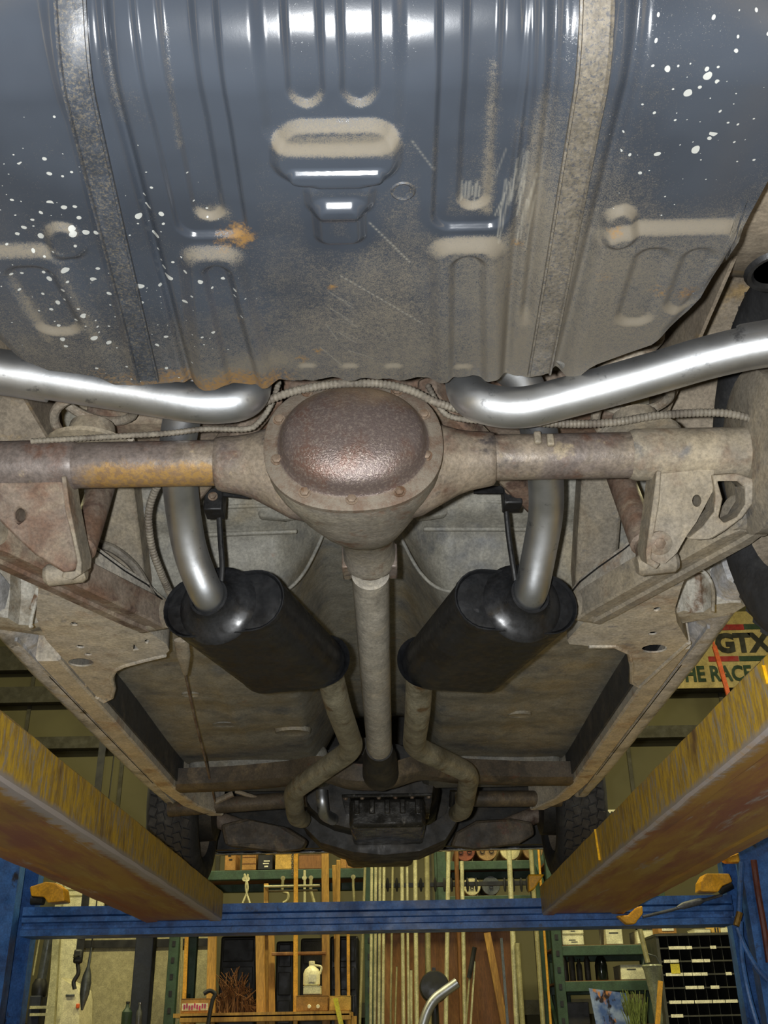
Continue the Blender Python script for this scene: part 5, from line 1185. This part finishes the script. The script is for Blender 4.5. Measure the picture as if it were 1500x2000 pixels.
# chain on the yellow upright
m0 = None
ch = thing('chain', 'thin steel chain hanging along the yellow upright', 'chain', (X_(571,1680,YY0+0.02), YY0+0.02, Z_(571,1710,YY0)))
for k_ in range(13):
    c_ = at(571, 1660+k_*4.2, Y=YY0+0.0); pts = ellipse(c_, (0.006 if k_ % 2 else 0.001,0.001 if k_ % 2 else 0.006,0), (0,0,0.009), 12); MB().tube(pts+[pts[0]], 0.0016, 6).build('link', M['graysteel'], ch)
# dark machines and tarpaulin standing behind the yellow stand
def dark_cabinet(px0, px1, py0, Y, depth, label, name, mat):
    a, b = X_(px0,1900,Y), X_(px1,1900,Y); zt2 = Z_((px0+px1)/2, py0, Y)
    t_ = thing(name, label, 'cabinet', ((a+b)/2, Y+depth/2, 0))
    shelf_box('cabinet_body', a, b, 0.02, zt2, Y, Y+depth, mat, t_, 0.015)
    for k_ in range(3): shelf_box('drawer_front', a+0.02, b-0.02, zt2-0.16-0.17*k_, zt2-0.02-0.17*k_, Y-0.012, Y, mat, t_, 0.006)
    for sx in (a+0.03, b-0.03): shelf_box('foot', sx-0.02, sx+0.02, 0.0, 0.02, Y+0.03, Y+depth-0.03, 'blackp', t_)
dark_cabinet(428, 500, 1828, RY-0.03+0.85, 0.3, 'black drawer cabinet behind the heap of wire bristles', 'drawer_cabinet', 'blackp')
dark_cabinet(538, 574, 1838, RY-0.03+0.85, 0.3, 'narrow black drawer cabinet between the yellow uprights', 'drawer_cabinet', 'blackp')
dark_cabinet(586, 634, 1832, RY-0.03+0.85, 0.3, 'brown drawer cabinet behind the white plastic jug', 'drawer_cabinet', 'grimeshelf')
dark_cabinet(644, 700, 1828, RY-0.03+0.85, 0.3, 'dark drawer cabinet behind the yellowish wooden box', 'drawer_cabinet', 'blackp')
# ------------------------------------------------------------------ left corner
YL = RY+0.3
pn = tag(MB().box(((X_(150,1900,YL+0.9)+X_(410,1900,YL+0.9))/2, YL+0.9, 1.02), (X_(410,1900,YL+0.9)-X_(150,1900,YL+0.9), 0.03, 2.04)).build('wall_panel_sheet', plain('beige_sheet', rgb(156,149,116), 0.75, 0, 0.12), smooth=0), 'beige sheet panel standing behind the dark blue column', 'panel')
MB().box(((X_(150,1900,YL+0.88)+X_(410,1900,YL+0.88))/2, YL+0.875, Z_(250,1843,YL+0.88)), (X_(410,1900,YL+0.88)-X_(150,1900,YL+0.88), 0.02, 0.05)).build('dark_rail', M['blackp'], pn, smooth=0)
dp = thing('steel_column', 'dark blue square column standing before the beige sheet panel', 'column', (X_(281,1900,YL), YL, 0))
w_ = 35*pxm(at(281,1900,Y=YL)); xx_ = X_(281,1900,YL)
shelf_box('shaft', xx_-w_/2, xx_+w_/2, 0.012, 3.2, YL-w_/2, YL+w_/2, 'darkblue', dp, 0.006)
shelf_box('foot_plate', xx_-w_, xx_+w_, 0.0, 0.012, YL-w_, YL+w_, 'darkblue', dp)
pole((112,1821),(101,1990), 13, 'pale', 'wide pale plank standing upright beside the blue lift post', Y=YL-0.5, name='plank', square=True)
pole((355,1821),(352,1990), 5, 'pale2', 'thin dull rod beside the green rack upright', Y=RY-0.1)
# floor jack like press: grey cylinder with bright guide rod
jk = thing('floor_press', 'grey hydraulic cylinder press standing behind the blue lift post', 'press', (X_(82,1900,YL-0.4), YL-0.4, 0))
xa_ = X_(84,1880,YL-0.4); k = pxm(at(84,1880,Y=YL-0.4)); zl = lambda py: Z_(84,py,YL-0.4)
MB().tube([(xa_,YL-0.4,zl(1940)),(xa_+0.02,YL-0.4,zl(1815))], 9*k, 18).build('cylinder', M['graysteel'], jk)
MB().lathe([(14*k,0),(15*k,0.02),(15*k,0.06),(10*k,0.09)], (xa_,YL-0.4,zl(1945)), (0,0,1), 18).build('collar', M['blackp'], jk)
MB().tube([(xa_-14*k,YL-0.42,zl(1905)),(xa_-10*k,YL-0.42,zl(1818))], 1.6*k, 8).build('guide_rod', M['pale'], jk)
MB().box((xa_,YL-0.4,zl(1945)/2), (22*k,0.12,zl(1945))).build('column', M['darkblue'], jk, bevel=0.006)
for py in (1968,1982): MB().box((X_(78,py,YL-0.47),YL-0.47,zl(py)), (36*k,0.03,5*k)).build('step_bar', M['pale'], jk)
# cream mower-like body with marker lamp
YC = RY-0.2
cv = thing('cream_fairing', 'cream painted vehicle fairing with a small orange marker lamp', 'fairing', (X_(135,1990,YC), YC+0.1, 0))
poly = [(117,1908),(128,1915),(143,1922),(155,1932),(158,1950),(157,1975),(157,2030),(105,2030),(114,1998),(120,1975),(121,1950),(116,1925)]
fr = [at(x, y, Y=YC) for x, y in poly]
MB().rings([[p*0.0+Vector((p.x+(cx0-p.x)*0.12, YC-0.0, p.z+(cz0-p.z)*0.05)) for p in fr for cx0, cz0 in [(X_(137,1960,YC), Z_(137,1960,YC))]], [p+Vector((0,0.05,0)) for p in fr], [p+Vector((0,0.25,0)) for p in fr]]).build('shell', M['cream'], cv, smooth=50)
MB().box(at(152,1965,Y=YC-0.004), (0.018,0.02,0.024)).build('marker_lamp', M['orange'], cv, bevel=0.003)
MB().box(at(137,1944,Y=YC-0.004), (0.05,0.01,0.012)).build('badge_slot', M['graysteel'], cv, bevel=0.003)
zz_ = Z_(130,2030,YC)
for px in (112, 152): MB().tube([(X_(px,2030,YC),YC+0.15,0.002),(X_(px,2030,YC),YC+0.15,zz_+0.01)], 0.03, 12).build('support', M['graysteel'], cv)
# strap hoist and grease gun hanging from the ceiling
for (lab, px, pts) in (('chain hoist with a chrome hook plate on a dark strap', 153, ((0.020,1800),(0.020,1856))), ):
    p = at(153,1868,Y=RY-0.35); k = pxm(p)
    h = thing('chain_hoist', lab, 'hoist', (p.x,p.y,p.z))
    MB().bar((p.x+0.01,p.y,CEIL), (p.x+0.005,p.y,p.z+8*k), 15*k, 0.006, (0,1,0)).build('strap', M['blackp'], h)
    MB().box(p, (17*k,0.04,26*k)).build('hook_block', M['blackp'], h, bevel=0.012)
    for r_ in (0.5,-0.5): MB().bar(p+Vector((-8*k,-0.022,r_*4*k)), p+Vector((8*k,-0.022,-r_*2*k)), 0.006, 0.006).build('hook_arm', M['chrome'], h)
    MB().tube(smoothpath([p+Vector((0,0,-12*k)), p+Vector((0.01,0,-30*k)), p+Vector((-0.01,0,-45*k)), p+Vector((0,0,-58*k))]), 4*k, 10).build('lower_strap', M['blackp'], h)
p = at(168,1920,Y=RY-0.3); k = pxm(p)
h = thing('grease_gun', 'grey grease gun hanging by its cord beside the chain hoist', 'grease gun', (p.x,p.y,p.z))
MB().lathe([(2*k,-48*k),(4*k,-40*k),(9*k,-20*k),(10*k,0),(8*k,14*k),(3*k,30*k),(2*k,64*k)], p, (0.05,0,1), 16).build('barrel', M['graysteel'], h)
MB().tube([p+Vector((0.05*62*k,0,62*k)), (p.x+0.06,p.y,CEIL)], 0.004, 6).build('cord', M['blackp'], h)
# green bottle and spout at the lower edge
zb_ = Z_(246,2005,RY-0.2)
bn = thing('workbench', 'brown workbench in front of the dark blue column', 'bench', (X_(230,2000,RY-0.2), RY, 0))
shelf_box('bench_top', X_(186,2000,RY-0.2), X_(322,2000,RY-0.2), zb_-0.04, zb_, RY-0.55, RY-0.03, 'board', bn, 0.004)
for px in (193, 316):
    for y in (RY-0.5, RY-0.08): shelf_box('bench_leg', X_(px,2000,RY-0.2)-0.025, X_(px,2000,RY-0.2)+0.025, 0.0, zb_-0.04, y-0.025, y+0.025, 'board', bn)
for (px, r_, h_, mt, lab) in ((246,10,42,'rackdark','dark green bottle on the brown workbench'), (270,6,40,'graysteel','slim grey oil can with a chrome spout on the brown workbench')):
    p = at(px,2003,Y=RY-0.2); k = pxm(p)
    b_ = thing('bottle' if px == 246 else 'oil_can', lab, 'bottle' if px == 246 else 'can', (p.x,p.y,zb_))
    MB().lathe([(r_*k*0.9,0),(r_*k,3*k),(r_*k,h_*k*0.6),(r_*k*0.4,h_*k*0.8),(r_*k*0.3,h_*k)], (p.x,p.y,zb_+0.0005), (0,0,1), 16).build('body', M[mt], b_)
    MB().lathe([(r_*k*0.4,h_*k*0.97),(r_*k*0.4,h_*k*1.05)], (p.x,p.y,zb_), (0,0,1), 12).build('cap', M['chrome' if px == 270 else 'blackp'], b_)
Yw = WALLY-0.14
wt = tag(MB().box(((X_(118,1750,Yw)+X_(205,1750,Yw))/2, Yw, Z_(160,1726,Yw)/2), (X_(205,1750,Yw)-X_(118,1750,Yw), 0.03, Z_(160,1726,Yw))).build('pale_door_leaf', M['cartonw'], smooth=0), 'tall pale door leaf standing against the wall behind the cream fairing', 'door')
for py in (1738, 1750): MB().box(((X_(118,1750,Yw)+X_(205,1750,Yw))/2, Yw-0.017, Z_(160,py,Yw)), (X_(205,1750,Yw)-X_(118,1750,Yw)-0.02, 0.006, 0.012)).build('groove_strip', M['pale2'], wt, smooth=0)
# ------------------------------------------------------------------ banner and signs on the far wall
BYY = WALLY-0.12
a, b = at(1322,1345,Y=BYY), at(1560,1345,Y=BYY); top = at(1440,1195,Y=BYY)
bn = thing('racing_banner', 'tan banner lettered GTX with red and green bars high on the wall', 'banner', ((a.x+b.x)/2, BYY, a.z))
def bpx(px, py): return at(px, py, Y=BYY)
MB().box(((a.x+b.x)/2, BYY, (a.z+top.z)/2), (b.x-a.x, 0.012, top.z-a.z)).build('cloth', plain('banner_cloth', rgb(176,160,112), 0.8, 0, 0.1), bn, smooth=0)
def bar_(px0, px1, py0, py1, mt):
    q0, q1 = bpx(px0, py1), bpx(px1, py0); MB().box(((q0.x+q1.x)/2, BYY-0.009, (q0.z+q1.z)/2), (q1.x-q0.x, 0.004, abs(q1.z-q0.z))).build('printed_bar', M[mt], bn, smooth=0)
bar_(1395,1451,1220,1232,'red'); bar_(1453,1545,1218,1230,'greenp'); bar_(1384,1441,1282,1293,'red'); bar_(1444,1500,1281,1292,'greenp')
k = pxm(bpx(1440,1260))
lettering('GTX', 52*k, M['ink'], bn, facing(bpx(1449,1258)+Vector((0,-0.012,0))), 0.012, 0.98)
lettering('THE RACE', 42*k, M['greenp'], bn, facing(bpx(1392,1318)+Vector((0,-0.012,0))), 0.006, 0.78)
od = MB().bar(at(1395,1262,Y=BYY-0.3), at(1424,1362,Y=BYY-0.3), 8*k, 0.02, (0,1,0)).build('orange_strap', M['orange'], smooth=0)
tag(od, 'orange strap slanting down in front of the racing banner', 'strap')
MB().bar(at(1395,1262,Y=BYY-0.3), (at(1340,1100,Y=BYY-0.3).x, BYY-0.3, CEIL), 4*k, 0.01, (0,1,0)).build('rope', M['orange'], od)
sg = at(1188,1592,Y=WALLY-0.007); k = pxm(sg)
s_ = thing('small_sign', 'small white sign lettered GM on the wall beside the runway', 'sign', (sg.x, WALLY-0.007, sg.z))
MB().box(sg, (42*k,0.012,20*k)).build('plate', M['paper'], s_, smooth=0)
lettering('GM', 16*k, M['ink'], s_, facing(sg+Vector((-2*k,-0.012,-0.5*k))), 0.004, 0.9)
